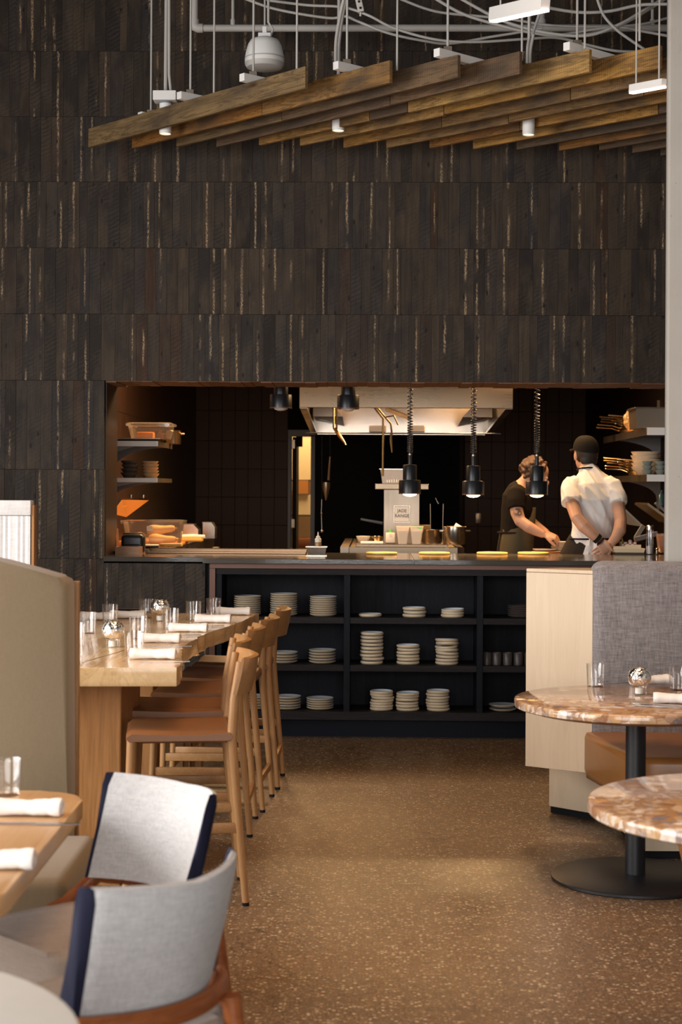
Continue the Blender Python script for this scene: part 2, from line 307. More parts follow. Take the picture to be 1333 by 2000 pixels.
MAT = dict(
    clad=mat_cladding(), floor=mat_floor(), concrete=mat_concrete(), marble=mat_marble(), tilewall=mat_tilewall(),
    tile=plain('brown_glazed_tile', (.048, .024, .016), .5, spec=.2), grout=plain('dark_grout', (.012, .009, .007), .9, spec=.12),
    black=plain('matte_black_paint', (.012, .012, .013), .7, spec=.12), ceil=plain('black_painted_ceiling', (.02, .019, .018), .85),
    plaster=plain('warm_grey_plaster', (.35, .33, .31), .85), kwall=plain('dark_kitchen_wall', (.022, .013, .010), .6, spec=.12),
    stone=plain('dark_stone_worktop', (.065, .058, .050), .10, var=.1, scale=60, spec=.6),
    bronze=plain('dark_bronze_rail', (.18, .11, .065), .22, 1.0),
    copper=plain('brown_copper_trim', (.135, .066, .046), .42, .35),
    ebony=wood('ebonised_oak', (.010, .0088, .0095), (.017, .0145, .015), (.027, .023, .023), 2.2, 0, .5, .3, spec=.15),
    ebonyv=wood('ebonised_oak_upright', (.005, .006, .009), (.008, .009, .013), (.014, .015, .019), 2.2, 2, .5, .3, spec=.12),
    navytoe=plain('blue_black_plinth', (.006, .008, .014), .5, spec=.12),
    oak=wood('stool_ash_wood', (.29, .140, .048), (.39, .205, .080), (.45, .26, .11), 1.6, 2, .42, .08, contrast=.5),
    oakh=wood('stool_ash_rail', (.29, .140, .048), (.39, .205, .080), (.45, .26, .11), 1.6, 1, .42, .08, contrast=.5),
    slab=wood('pale_slab_tabletop', (.48, .30, .135), (.66, .45, .23), (.73, .54, .31), .55, 1, .22, .08, coat=.3, contrast=.6),
    slabbase=wood('slab_table_base', (.20, .085, .022), (.32, .145, .042), (.40, .20, .068), .55, 2, .5, .15, contrast=.8),
    tablewood=wood('dining_tabletop_oak', (.48, .27, .12), (.60, .37, .18), (.66, .43, .23), .8, 1, .35, .05, contrast=.4),
    walnut=wood('red_brown_chair_wood', (.17, .045, .012), (.27, .08, .022), (.32, .11, .035), 1.5, 0, .35, .05, contrast=.5),
    maple=wood('pale_maple_panel', (.56, .43, .29), (.62, .49, .345), (.66, .54, .40), .8, 2, .5, .05, contrast=.5),
    leather=plain('tan_leather', (.30, .120, .030), .33, var=.12, scale=12),
    seatlea=plain('stool_leather', (.215, .092, .036), .38, var=.12, scale=14),
    greyfab=fabric('grey_booth_cloth', (.135, .12, .125), (.30, .275, .275), 170),
    chairfab=fabric('pale_grey_chair_cloth', (.36, .35, .355), (.52, .505, .50), 230),
    chairseat=fabric('taupe_seat_cloth', (.26, .20, .16), (.34, .27, .22), 200),
    navy=plain('navy_piping', (.012, .013, .030), .7, spec=.12),
    beige=fabric('beige_banquette_cloth', (.175, .126, .072), (.205, .150, .088), 420, bump=.08),
    linen=fabric('white_pleated_linen', (.62, .61, .61), (.78, .77, .76), 160),
    napkin=plain('white_napkin_cloth', (.86, .82, .79), .9, var=.02, scale=60),
    cream=plain('cream_stoneware', (.62, .50, .35), .42, var=.04), ceramic=plain('pale_blue_grey_glaze', (.62, .66, .70), .25, var=.03),
    darkplate=plain('dark_stoneware', (.07, .055, .05), .5), mug=plain('dark_mug_glaze', (.045, .036, .035), .4),
    blackmetal=plain('black_powder_coat', (.014, .014, .016), .42, var=.03), lampblack=plain('black_lamp_enamel', (.006, .007, .010), .35),
    white=plain('white_enamel', (.82, .80, .77), .5, var=.02), pipe=plain('white_painted_pipe', (.50, .475, .44), .5, var=.05, scale=14),
    steel=steel('brushed_steel', (.31, .25, .19), .34), steelx=steel('brushed_steel_lengthwise', (.25, .19, .132), .28, 0), polished=steel('polished_steel', (.58, .51, .43), .20),
    brass=plain('brass_pipe', (.62, .40, .16), .25, 1.0), pan=plain('worn_pan_metal', (.55, .40, .24), .28, 1.0, var=.15),
    glass=clear('clear_glass'), plastic=clear('clear_food_plastic', (1, .95, .90), .06, 1.2), votive=None,
    skin=None, hair=plain('dark_hair', (.02, .013, .009), .6), curl=plain('brown_curly_hair', (.055, .020, .008), .55),
    shirt=plain('white_cotton_shirt', (.80, .78, .77), .9, var=.02), tee=plain('black_tee', (.011, .008, .006), .9, spec=.12), apron=plain('dark_brown_apron', (.035, .026, .02), .85, spec=.12),
    olive=plain('olive_apron', (.075, .06, .035), .9, spec=.12), cap=plain('black_cap', (.011, .009, .007), .85, spec=.12),
    cardboard=plain('kraft_cardboard', (.52, .33, .16), .85), paper=plain('pale_paper_board', (.80, .64, .42), .8), white2=plain('off_white_plastic', (.78, .72, .62), .5),
    orange=plain('burnt_orange_board', (.50, .20, .05), .5), yellow=plain('golden_wood_board', (.78, .45, .11), .4), squash=plain('butternut_squash', (.85, .58, .26), .45, var=.05),
    rust=plain('rust_brown_leather', (.22, .07, .025), .5), green=plain('green_plastic', (.10, .55, .10), .4), greyb=plain('grey_green_glaze', (.20, .24, .22), .3),
    dull=plain('dull_door_grey', (.20, .21, .23), .6), blackglass=plain('black_panel', (.004, .004, .005), .75, spec=.15),
    lit=glow('warm_lamp_bulb', (1.0, .72, .36), 14.0), led=glow('led_strip', (1.0, .72, .60), 7.0), canled=glow('downlight_glow', (1.0, .62, .30), 2.2), label=plain('printed_label', (.75, .72, .66), .7),
)
def mat_skin():
    t = NT('skin'); c = t.mix(t.noise(t.coord(), 18.0, 3), (.46, .24, .15), (.60, .35, .24)); return t.b(base=c, rough=.5, sss=.06)
MAT['skin'] = mat_skin()
def mat_votive():
    t = NT('mercury_glass'); co = t.coord(); v = t.n('TexVoronoi', {'Vector': co, 'Scale': 110.0}).outputs[0]; b = t.noise(co, 40, 4)
    t.bump(t.mathn('ADD', v, b), .5, .004); return t.b(base=(.86, .85, .82), metal=t.ramp(b, [(.35, .2), (.5, 1.0)]), rough=.08)
MAT['votive'] = mat_votive()

# ================================================================== the room
YW = 10.0; WT = 0.48                                 # face and thickness of the clad back wall
XL = on_y(204, 900, YW).x; XR = 2.28                 # kitchen opening
ZC = 1.08                                            # worktop height
zl = [0.0] + [on_y(150, y, YW).z for y in (1262, 1091, 917, 743, 613, 484, 355, 228, 100, -28, -156)] + [5.2]
ZH = zl[4]
XCAB = on_y(409, 1200, YW).x
def struct(name, mb, mat, smooth=0, parent=None): return mb.obj(name, mat, parent, smooth, kind='structure' if parent is None else None)
struct('floor', MB().box(-5.2, 5.7, -3.3, 20.6, -.2, 0), MAT['floor'])
struct('ceiling', MB().box(-5.2, 5.7, -3.3, YW+.02, 5.2, 5.35), MAT['ceil'])
g = .022
wb = MB().box(-5, XL, YW+g, YW+WT, 0, 5.2).box(XL, XR, YW+g, YW+WT, ZH+.015, 5.2).box(XR, 5.5, YW+g, YW+WT, 0, 5.2).box(XL, XCAB, YW+g, YW+WT, 0, ZC-.045)
wall_back = struct('wall_back', wb, MAT['black'])
struct('wall_left', MB().box(-5.2, -5, -3.1, .3, 0, 5.2).box(-5.2, -5, 6.5, YW+WT, 0, 5.2).box(-5.2, -5, .3, 6.5, 0, .5).box(-5.2, -5, .3, 6.5, 3.5, 5.2), MAT['plaster'])
struct('wall_rear', MB().box(-5, -4, -3.3, -3.1, 0, 5.2).box(2.8, 5.5, -3.3, -3.1, 0, 5.2).box(-4, 2.8, -3.3, -3.1, 0, .5).box(-4, 2.8, -3.3, -3.1, 3.5, 5.2), MAT['plaster'])
struct('wall_right', MB().box(5.5, 5.7, -3.1, YW+WT, 0, 5.2), MAT['plaster'])
def window(name, a0, a1, axis, c):
    w = struct(name, MB(), MAT['blackmetal']); n = 5
    for i in range(n+1):
        a = a0+(a1-a0)*i/n
        q = MB().box(a-.03, a+.03, c-.04, c+.04, .5, 3.5) if axis == 'x' else MB().box(c-.04, c+.04, a-.03, a+.03, .5, 3.5)
        q.obj('mullion', MAT['blackmetal'], w, 0)
        if i < n:
            b = a+(a1-a0)/n
            q = MB().box(a+.03, b-.03, c-.005, c+.005, .56, 3.44) if axis == 'x' else MB().box(c-.005, c+.005, a+.03, b-.03, .56, 3.44)
            q.obj('pane', MAT['glass'], w, 0)
    for z in (.5, 3.44):
        q = MB().box(a0, a1, c-.04, c+.04, z, z+.06) if axis == 'x' else MB().box(c-.04, c+.04, a0, a1, z, z+.06)
        q.obj('window_rail', MAT['blackmetal'], w, 0)
window('window_1', -4, 2.8, 'x', -3.2); window('window_2', .3, 6.5, 'y', -5.1)

# cladding planks: the 300 that show largest are objects, the rest one mesh
rng = random.Random(11); planks = []
for k in range(len(zl)-1):
    x = -5.0 + rng.random()*.05
    while x < 5.5:
        w = rng.choice((.046, .058, .066, .066, .068, .068, .07, .07, .072, .085)); x1 = min(x+w, 5.5)
        z0, z1 = zl[k], zl[k+1]
        if k < 4:                                    # beside and under the opening
            if x >= XL-.02:
                if z1 <= ZC+.02 and x1 <= XCAB+.02: z1 = min(z1, ZC-.04)
                elif x < XR: x = x1; continue
            else: x1 = min(x1, XL) if x1 > XL-.03 else x1
            if x < XCAB < x1 and z1 < ZC: x1 = XCAB
        planks.append((x+.0003, x1-.0003, z0+.0007, z1-.0007)); x = x1
def plank_geo(bm, lay, x0, x1, z0, z1, s1, s2, pr):
    y0 = YW-pr; c = .0007; vs = []
    for (x, y, z) in ((x0, YW+g, z0), (x1, YW+g, z0), (x1, YW+g, z1), (x0, YW+g, z1), (x0+c, y0, z0+c), (x1-c, y0, z0+c), (x1-c, y0, z1-c), (x0+c, y0, z1-c), (x0, y0+c, z0), (x1, y0+c, z0), (x1, y0+c, z1), (x0, y0+c, z1)):
        v = bm.verts.new((x, y, z)); v[lay] = (s1, s2, (x-x0)/(x1-x0), 1); vs.append(v)
    for f in ((4, 5, 6, 7), (8, 9, 5, 4), (9, 10, 6, 5), (10, 11, 7, 6), (11, 8, 4, 7), (0, 1, 9, 8), (1, 2, 10, 9), (2, 3, 11, 10), (3, 0, 8, 11)): bm.faces.new([vs[i] for i in f])
def vis(p):
    a = project((p[0], YW, p[3])); b = project((p[1], YW, p[2]))
    w = min(b[0], 1300)-max(a[0], 0); h = min(b[1], 2000)-max(a[1], 0)
    if w <= 2 or h <= 4: return 0
    if a[1] > 1095: h *= .3
    return w*h
planks.sort(key=vis, reverse=True)
rest = bmesh.new(); rlay = rest.verts.layers.float_color.new('pk')
for i, p in enumerate(planks):
    s1, s2, pr = rng.random(), rng.random(), rng.choice((0, .0, .0006, .0012, .002))
    if i < 300 and vis(p) > 0:
        bm = bmesh.new(); lay = bm.verts.layers.float_color.new('pk'); plank_geo(bm, lay, *p, s1, s2, pr)
        me = bpy.data.meshes.new('plank'); bm.to_mesh(me); bm.free(); me.materials.append(MAT['clad']); link('plank', me, wall_back)
    else: plank_geo(rest, rlay, *p, s1, s2, pr)
me = bpy.data.meshes.new('outer_planks'); rest.to_mesh(me); rest.free(); me.materials.append(MAT['clad']); link('outer_planks', me, wall_back, kind='stuff')
# plank ends lining the underside of the opening's head
x = XL; sof = wood('soffit_board_wood', (.07, .03, .014), (.14, .06, .026), (.18, .085, .04), 1.5, 1, .6)
while x < XR:
    w = rng.choice((.06, .068, .07, .085)); x1 = min(x+w, XR)
    MB().box(x+.001, x1-.001, YW+.02, YW+WT-rng.random()*.03, ZH-.002-rng.random()*.008, ZH+.015).obj('soffit_board', sof, wall_back, 0); x = x1
MB().box(XL-.002, XL+.004, YW+.05, YW+WT, ZC, ZH).obj('jamb_lining', MAT['tilewall'], wall_back, 0)

# concrete column behind the booth
cp = P(1302, 700, 7.30)
MB().box(0, .6, 0, .6, 0, 5.2, .014, 2).obj('concrete_column', MAT['concrete'], None, 0, loc=(cp.x, cp.y, 0), rot=(0, 0, math.radians(-9.6)), label='tall raw concrete column at the right edge behind the grey booth', cat='column')

# ------------------------------------------------------------------ kitchen shell
KXL = -1.95
_r2 = ray(382, 950); YB = KXL/(_r2.x/_r2.y); KXR = 2.3; KC = 3.0
kz = [on_y(470, y, YB).z for y in (1190, 1135, 1080, 1025.5, 971, 916, 861, 802, 747, 692, 637)]
D0, D1, DZ = on_y(569, 950, YB).x, on_y(613.5, 950, YB).x, on_y(600, 847, YB).z
struct('wall_kitchen_left', MB().box(KXL-.15, KXL, YW+WT, YB+.15, 0, KC), MAT['tilewall'])
struct('wall_kitchen_right', MB().box(KXR, KXR+.15, YW+WT, YB+.15, 0, KC), MAT['kwall'])
struct('ceiling_kitchen', MB().box(KXL-.15, KXR+.15, YW+.02, YB+.15, KC, KC+.12), MAT['ceil'])
B0, B1 = on_y(614, 950, YB).x, on_y(898, 950, YB).x
wk = struct('wall_kitchen_back', MB().box(KXL, D0, YB, YB+.15, 0, KC).box(D1, KXR, YB, YB+.15, 0, KC).box(D0, D1, YB, YB+.15, DZ, KC), MAT['grout'])
tw = 27.0*YB/F
def tiles(xa, xb, from_right=False):
    n = int(round((xb-xa)/tw)); w = (xb-xa)/n
    for r in range(len(kz)-1):
        q = MB().box(-w/2+.002, w/2-.002, -.009, 0, .002, kz[r+1]-kz[r]-.002, .0015, 1).mesh('tile', MAT['tile'], 0)
        for i in range(n): link('tile', q, wk, (xa+(i+.5)*w, YB, kz[r]))
tiles(KXL, on_y(562, 950, YB).x); tiles(on_y(908, 950, YB).x, KXR)
MB().box(B0+.02, B1, YB-.02, YB, 0, KC-.1).obj('black_panel', MAT['blackglass'], wk, 0)
MB().box(B1, B1+.04, YB-.03, YB, 0, KC-.1).obj('panel_edge_trim', MAT['kwall'], wk, 0)
# doorway, frame and the edge-on open leaf
d1 = struct('door_1', MB().box(D0-.035, D0, YB-.03, YB+.15, 0, DZ+.04).box(D1-.035, D1+.01, YB-.03, YB+.15, 0, DZ+.04).box(D0, D1, YB-.03, YB+.15, DZ-.03, DZ+.04), MAT['dull'])
MB().box(D0+.015, D0+.06, YB-.05, YB+.5, .02, DZ-.04).obj('door_leaf', MAT['black'], d1, 0)
for zy in (868, 1022):
    z = on_y(575, zy, YB).z; MB().box(D0+.005, D0+.045, YB-.065, YB-.04, z-.05, z+.05, .004).obj('door_hinge', MAT['steel'], d1, 0)
z = on_y(585, 860, YB).z; MB().box(D0+.05, D0+.12, YB+.0, YB+.06, z-.07, z+.06, .004).obj('door_closer', MAT['black'], d1, 0)
struct('wall_store_back', MB().box(D0-1, D1+1, YB+1.9, YB+2, 0, KC).box(D0-1.1, D0-1, YB+.15, YB+2, 0, KC).box(D1+1, D1+1.1, YB+.15, YB+2, 0, KC).box(D0-1, D1+1, YB+.15, YB+2, KC, KC+.1), plain('store_room_wall', (.75, .6, .42), .8))
area('store_room_lamp', ((D0+D1)/2, YB+.9, KC-.1), .8, .6, 45, (1, .72, .36), (0, 0, 0))
# ================================================================== serving counter with plate shelves
YC = 9.84                                            # face of the shelf unit
def zc(py): return on_y(640, py, YC).z
def xc(px): return on_y(px, 1250, YC).x
wt = thing('stone_worktop', 'long dark stone worktop on the kitchen pass above the plate shelves', 'worktop', (0, YW, ZC))
sp = on_y(810, 1095, 9.78).x
MB().prism([(XL+.005, -.03), (XCAB-.02, -.03), (XCAB-.02, -.22), (sp-.001, -.22), (sp-.001, .78), (XL+.004, .78)], -.03, 0, .002, 1).obj('worktop_slab', MAT['stone'], wt, 0)
MB().prism([(sp+.001, -.22), (XR, -.22), (XR, .78), (sp+.001, .78)], -.03, 0, .002, 1).obj('worktop_slab', MAT['stone'], wt, 0)
cab = thing('plate_shelf_unit', 'black stained oak shelf unit of open bays under the kitchen worktop', 'shelf', (0, YC, 0))
XE = XR
z_top, z_cu, z_in = ZC-.031, zc(1111), zc(1123)
sh = [(zc(1206), zc(1218)), (zc(1299), zc(1311)), (zc(1390), zc(1406))]
dv = [(xc(421), xc(433)), (xc(672), xc(684)), (xc(932), xc(944)), (xc(1192), xc(1204)), (XE-.04, XE)]
MB().box(xc(409), XE, -.012, .02, z_cu, z_top, .001, 1).obj('top_trim', MAT['copper'], cab, 0, label='brown copper strip under the worktop')
MB().box(xc(409), xc(420.5), -.012, .02, 0, z_cu-.001, .001, 1).obj('side_trim', MAT['copper'], cab, 0, label='brown copper upright at the left end')
MB().box(dv[0][0], XE, 0, .34, z_in, z_cu-.001, .001, 1).obj('top_rail', MAT['ebony'], cab, 0)
for a, b in dv: MB().box(a, b, 0, .34, sh[2][1], z_in-.0005, .001, 1).obj('divider', MAT['ebonyv'], cab, 0)
for r, (a, b) in enumerate(sh):
    if r == 2: MB().box(dv[0][0], XE, -.004, .34, b, a, .001, 1).obj('bottom_shelf', MAT['ebony'], cab, 0); continue
    for i in range(4): MB().box(dv[i][1]+.0005, dv[i+1][0]-.0005, .004, .34, b, a, .001, 1).obj('shelf_board', MAT['ebony'], cab, 0)
MB().box(dv[0][0], XE, .34, .36, sh[2][1], z_cu-.002).obj('back_panel', MAT['ebonyv'], cab, 0)
MB().box(dv[0][0], XE, .085, .36, 0, sh[2][1]-.001).obj('toe_kick', MAT['navytoe'], cab, 0, label='blue-black recessed plinth')
MB().box(xc(409), XE, .362, .60, 0, ZC-.031).obj('carcass_back', MAT['black'], cab, 0)

def two_tone(me, other, zmin=.25, rmax=1):
    me.materials.append(other)
    for p in me.polygons:
        if p.normal.z > zmin and math.hypot(p.center.x, p.center.y) < rmax: p.material_index = 1
    return me
def plate_mesh(r, h, mat, glaze):
    return two_tone(MB().lathe([(r*.62, 0), (r*.66, 0), (r*.95, h*.55), (r, h*.9), (r*.985, h), (r*.95, h*.95), (r*.70, h*.42), (r*.3, h*.36), (.001, h*.36)], n=32, cap0=True, cap1=False).mesh('plate', mat, 50), glaze, .2, r*.975)
def dish_mesh(r, h, mat, glaze):
    return two_tone(MB().lathe([(r*.82, 0), (r*.89, h*.03), (r*.965, h*.25), (r, h*.52), (r*.985, h*.8), (r*.945, h), (r*.92, h*.95), (r*.88, h*.5), (r*.6, h*.36), (.001, h*.36)], n=32, cap0=True, cap1=False).mesh('dish', mat, 50), glaze, .2, r*.95)
PLATE = plate_mesh(.083, .0165, MAT['cream'], MAT['ceramic']); DISH = dish_mesh(.0705, .0185, MAT['cream'], MAT['ceramic']); DPL = plate_mesh(.085, .0165, MAT['darkplate'], MAT['darkplate'])
prng = random.Random(5)
def stack(px, row, n, top_px, kind, where, group, tilt=0.0):
    me, nm, r = {'p': (PLATE, 'dinner_plate', .083), 'd': (DISH, 'rimmed_dish', .0705), 'k': (DPL, 'dark_plate', .085)}[kind]
    word = {'p': 'cream plate', 'd': 'small cream dish', 'k': 'dark brown plate'}[kind]
    base = on_y(px, 1300, YC+.03+r); z0 = sh[row][0]; full = .0185 if kind == 'd' else .0165
    step = ((zc(top_px)-z0)*1.01-full)/max(1, n-1) if n > 1 else 0
    for i in range(n):
        a = prng.uniform(-1, 1)*(.022 if kind == 'd' else .004) + (tilt*i/n)
        j = .0045 if kind == 'd' else .0012
        o = link(nm, me, None, (base.x+prng.uniform(-j, j), base.y+prng.uniform(-j, j), z0+i*step+r*abs(math.sin(a))*.6), rot=(a*.35, a, prng.random()*6))
        pos = 'the only one' if n == 1 else ('bottom' if i == 0 else ('top' if i == n-1 else ORD[i+1]+' from the bottom'))
        o['label'] = (word+', '+pos+' of '+where) if n > 1 else word+' lying alone '+where
        o['category'] = 'plate' if kind != 'd' else 'dish'; o['group'] = group
G1, G2, G3 = 'plates in the left bay of the shelf unit', 'dishes in the middle bay of the shelf unit', 'tableware in the right bay of the shelf unit'
stack(483, 0, 9, 1167, 'p', "the left bay's top shelf left stack", G1)
stack(554, 0, 10, 1162, 'p', "the left bay's top shelf middle stack", G1)
stack(631, 0, 9, 1167, 'p', "the left bay's top shelf right stack", G1)
stack(555, 1, 4, 1277, 'p', "the left bay's middle shelf left stack", G1)
stack(630, 1, 5, 1272, 'p', "the left bay's middle shelf right stack", G1)
stack(500, 2, 5, 1364, 'p', "the left bay's bottom shelf left stack", G1)
stack(562, 2, 5, 1364, 'p', "the left bay's bottom shelf middle stack", G1)
stack(626, 2, 5, 1367, 'p', "the left bay's bottom shelf right stack", G1)
stack(724, 0, 1, 1198, 'd', 'on the top shelf of the middle bay', G2)
stack(809, 0, 3, 1187, 'd', "the middle bay's top shelf centre stack", G2)
stack(885, 0, 3, 1190, 'd', "the middle bay's top shelf right stack", G2, .03)
stack(727, 1, 9, 1237, 'd', "the middle bay's middle shelf tall left stack", G2)
stack(798, 1, 6, 1261, 'd', "the middle bay's middle shelf centre stack", G2)
stack(873, 1, 8, 1250, 'd', "the middle bay's middle shelf right stack", G2, -.09)
stack(747, 2, 7, 1352, 'd', "the middle bay's bottom shelf left stack", G2)
stack(797, 2, 6, 1355, 'd', "the middle bay's bottom shelf centre stack", G2, .05)
stack(856, 2, 7, 1350, 'd', "the middle bay's bottom shelf right stack", G2)
stack(1019, 0, 6, 1182, 'k', 'the stack on the right bay top shelf', G3)
stack(983, 2, 2, 1377, 'p', 'the pair on the right bay bottom shelf', G3)
mugm = MB().lathe([(.026, 0), (.029, .002), (.030, .075), (.028, .077), (.026, .073), (.025, .008), (.001, .006)], n=24, cap1=False).mesh('mug', MAT['mug'], 50)
for i, px in enumerate((952, 971, 992, 1013, 1034)):
    b = on_y(px, 1290, YC+.07); link('handleless_mug', mugm, None, (b.x, b.y, sh[1][0]), 'dark brown handleless mug on right bay middle shelf, '+ORD[i+1]+' from the left', 'mug', 'mugs in the right bay')

# ================================================================== on the worktop
def put(mb, name, mat, label, cat, parent=None, smooth=40, loc=None, group=None): return mb.obj(name, mat, parent, smooth, label=label, cat=cat, loc=loc, group=group)
def ctr(px, py=1082): return on_z(px, py, ZC)
def panbox(w, d, h, t=.003, lip=.008, bot=.82):
    """tapered open rectangular pan, mouth upwards"""
    def ring(sx, sy, z): return [Vector((sx*a, sy*b, z)) for a, b in ((-.5, -.5), (.5, -.5), (.5, .5), (-.5, .5))]
    return MB().rings([ring(w*bot, d*bot, 0), ring(w, d, h-.004), ring(w+lip*2, d+lip*2, h-.004), ring(w+lip*2, d+lip*2, h), ring(w-t*2, d-t*2, h), ring(w*bot-t*2, d*bot-t*2, t)])
# steel and glass ledge along the back left of the worktop
a, b = on_z(283, 1081, ZC), on_z(597, 1083, ZC)
lg = thing('serving_ledge', 'low steel and green glass ledge strip along the left worktop', 'ledge', (a.x, 10.52, ZC))
L = b.x-a.x
MB().box(0, L, 0, .16, .002, .010, .001, 1).obj('glass_strip', MAT['green'] if False else clear('green_edge_glass', (.35, .75, .45), .02), lg, 0)
MB().box(0, L, -.02, -.002, .001, .014, .002, 1).obj('front_rail', MAT['bronze'], lg, 0)
MB().box(0, L, .162, .19, .001, .028, .003, 1).obj('rear_rail', MAT['bronze'], lg, 0)
# tools at the left end
p = ctr(252, 1083); wbx = thing('wooden_tray_box', 'small open wooden box at the left end of the worktop', 'box', p)
for q in (MB().box(-.078, .078, -.06, -.05, 0, .05), MB().box(-.078, .078, .05, .06, 0, .05), MB().box(-.078, -.068, -.05, .05, 0, .05), MB().box(.068, .078, -.05, .05, 0, .05), MB().box(-.068, .068, -.05, .05, 0, .008)):
    q.obj('box_board', MAT['walnut'] if False else wood('box_wood', (.20, .10, .055), (.30, .16, .09), None, 1.5, 0, .6), wbx, 0)
pr = thing('ticket_printer', 'black rounded ticket printer behind the small wooden box', 'printer', (p.x+.005, p.y+.14, ZC))
MB().box(-.07, .075, -.06, .06, .0, .125, .025, 4).obj('body', MAT['lampblack'], pr); MB().box(-.06, .06, -.03, .05, .122, .133, .004).obj('paper_cover', MAT['blackmetal'], pr)
MB().box(-.05, .05, -.064, -.058, .055, .062).obj('paper_slot', MAT['black'], pr, 0)
hp = ctr(221, 1081); hd = thing('leather_menu_holder', 'rust brown leather folder leaning open beside the ticket printer', 'folder', (hp.x, hp.y+.05, ZC))
M1 = Matrix.Rotation(-.14, 4, 'Y')
MB().box(-.02, -.008, -.05, .07, .006, .16, .003).xf(M1).obj('cover', MAT['rust'], hd, 0); MB().box(.012, .024, -.05, .07, .004, .155, .003).xf(Matrix.Rotation(-.06, 4, 'Y')).obj('cover', MAT['rust'], hd, 0)
MB().box(-.006, .01, -.045, .065, .01, .14).xf(Matrix.Rotation(-.1, 4, 'Y')).obj('pages', MAT['paper'], hd, 0)
MB().tube([(-.03, -.06, .004), (.0, -.08, .004), (.05, -.09, .004), (.03, -.06, .01), (-.01, -.05, .012), (-.02, -.02, .012), (.03, -.085, .016)], .004, 6).obj('coiled_cable', MAT['black'], None, 40, label='black cable heaped at the left end of the worktop', cat='cable', loc=(hp.x-.0, hp.y-.0, ZC))
# steel pan with squeeze bottle
p = ctr(619, 1085); q = panbox(.12, .12, .058, bot=.86); pn = thing('steel_insert_pan', 'small steel pan on the worktop holding a squeeze bottle', 'pan', p)
q.obj('pan', MAT['polished'], pn, 0); MB().box(-.066, .066, -.066, .066, -.0, .004, .001, 1).obj('pan_tray', MAT['polished'], pn, 0)
sb = thing('squeeze_bottle', 'clear squeeze bottle of brown sauce standing in the small steel pan', 'bottle', (p.x+.008, p.y, ZC+.006))
MB().lathe([(.019, 0), (.021, .003), (.021, .072), (.019, .078), (.001, .078)], cap1=False).obj('sauce', plain('brown_sauce', (.36, .20, .06), .3), sb)
MB().lathe([(.0205, .078), (.0205, .098), (.014, .104), (.013, .114), (.006, .118), (.003, .142), (.001, .143)], cap1=False).obj('nozzle_cap', MAT['white2'], sb)
# gold coloured round boards under the lamps
bm_ = MB().lathe([(.096, 0), (.101, .003), (.101, .011), (.097, .014), (.001, .014)], n=40, cap1=False).mesh('round_board', MAT['yellow'])
for i, (px, w) in enumerate(((746, 'below the tall flue shelf'), (849, 'between the left and middle lamps'), (962, 'between the middle and right lamps'), (1042, 'below the rightmost hanging lamp'))):
    link('round_board', bm_, None, on_z(px, 1082.5, ZC), 'golden round wooden board on the worktop '+w, 'board', 'round boards on the worktop')
# right end of the worktop
p = ctr(1228, 1082); tr = thing('paper_food_tray', 'pale paper food tray with dark base band on the right worktop', 'tray', p)
panbox(.20, .13, .038, .003, .002, .9).obj('tray', MAT['paper'], tr, 0); MB().box(-.094, .094, -.062, .062, .0, .012).obj('tray_base', MAT['darkplate'], tr, 0)
MB().box(-.02, .085, .0, .02, .012, .062).xf(Matrix.Rotation(-.12, 4, 'X')).obj('inner_flap', MAT['paper'], tr, 0); MB().box(-.10, -.02, -.01, .02, .012, .05).xf(Matrix.Rotation(-.3, 4, 'X')).obj('inner_flap', MAT['paper'], tr, 0)
p2 = Vector((p.x+.015, p.y+.12, ZC)); bk = thing('checked_paper_basket', 'red and white checked paper basket behind the pale food tray', 'basket', p2)
tck = NT('checked_paper'); ck = tck.n('TexChecker', {'Vector': tck.coord(), 'Color1': (.8, .72, .6, 1), 'Color2': (.30, .06, .03, 1), 'Scale': 62.0})
panbox(.105, .09, .075, .002, .002, .8).obj('basket', tck.b(base=ck.outputs[0], rough=.8), bk, 0)
put(MB().tube([(-.02, 0, .02), (-.035, 0, .08), (-.045, 0, .125)], [.004, .006, .003], 8), 'green_onion_stalk', plain('leaf_green', (.35, .45, .06), .5), 'green stalk standing in the checked paper basket', 'vegetable', loc=p2)
put(MB().sph((.015, 0, .078), .014), 'garlic_bulb', MAT['white2'], 'small white round bulb in the checked paper basket', 'vegetable', loc=p2)
p = ctr(1270, 1083); gc = thing('glass_shaker', 'tall clear glass cylinder shaker with steel cap on the right worktop', 'shaker', p)
MB().lathe([(.024, 0), (.0255, .002), (.0255, .165), (.0235, .165), (.0235, .005), (.001, .005)], cap1=False).obj('glass_body', MAT['glass'], gc)
MB().lathe([(.0232, .006), (.0232, .055), (.001, .056)], cap1=False).obj('contents', plain('grey_salt', (.42, .41, .42), .8), gc); MB().lathe([(.0262, .162), (.0262, .188), (.022, .192), (.001, .192)], cap1=False).obj('steel_cap', MAT['polished'], gc)
p = on_z(1298, 1079, ZC); dc = thing('deli_container', 'clear plastic tub of orange salsa beside the concrete column', 'tub', (p.x, p.y, ZC))
MB().lathe([(.040, 0), (.043, .003), (.056, .125), (.058, .125), (.058, .129), (.054, .129), (.041, .005), (.001, .005)], cap1=False).obj('tub', MAT['plastic'], dc)
MB().lathe([(.0395, .006), (.0535, .118), (.001, .119)], cap1=False).obj('salsa', plain('orange_salsa', (.50, .20, .06), .5, var=.2, scale=120), dc)
MB().tube([(-.06, -.02, .055), (-.075, -.03, .06), (-.08, -.035, .04)], .003, 6).obj('hanging_clip', MAT['black'], dc)
p = ctr(1284, 1084); put(MB().lathe([(.009, 0), (.011, .004), (.008, .03), (.011, .04), (.006, .046), (.001, .047)], cap1=False), 'steel_salt_cellar', MAT['polished'], 'tiny shiny steel shaker in front of the salsa tub', 'shaker', loc=p)

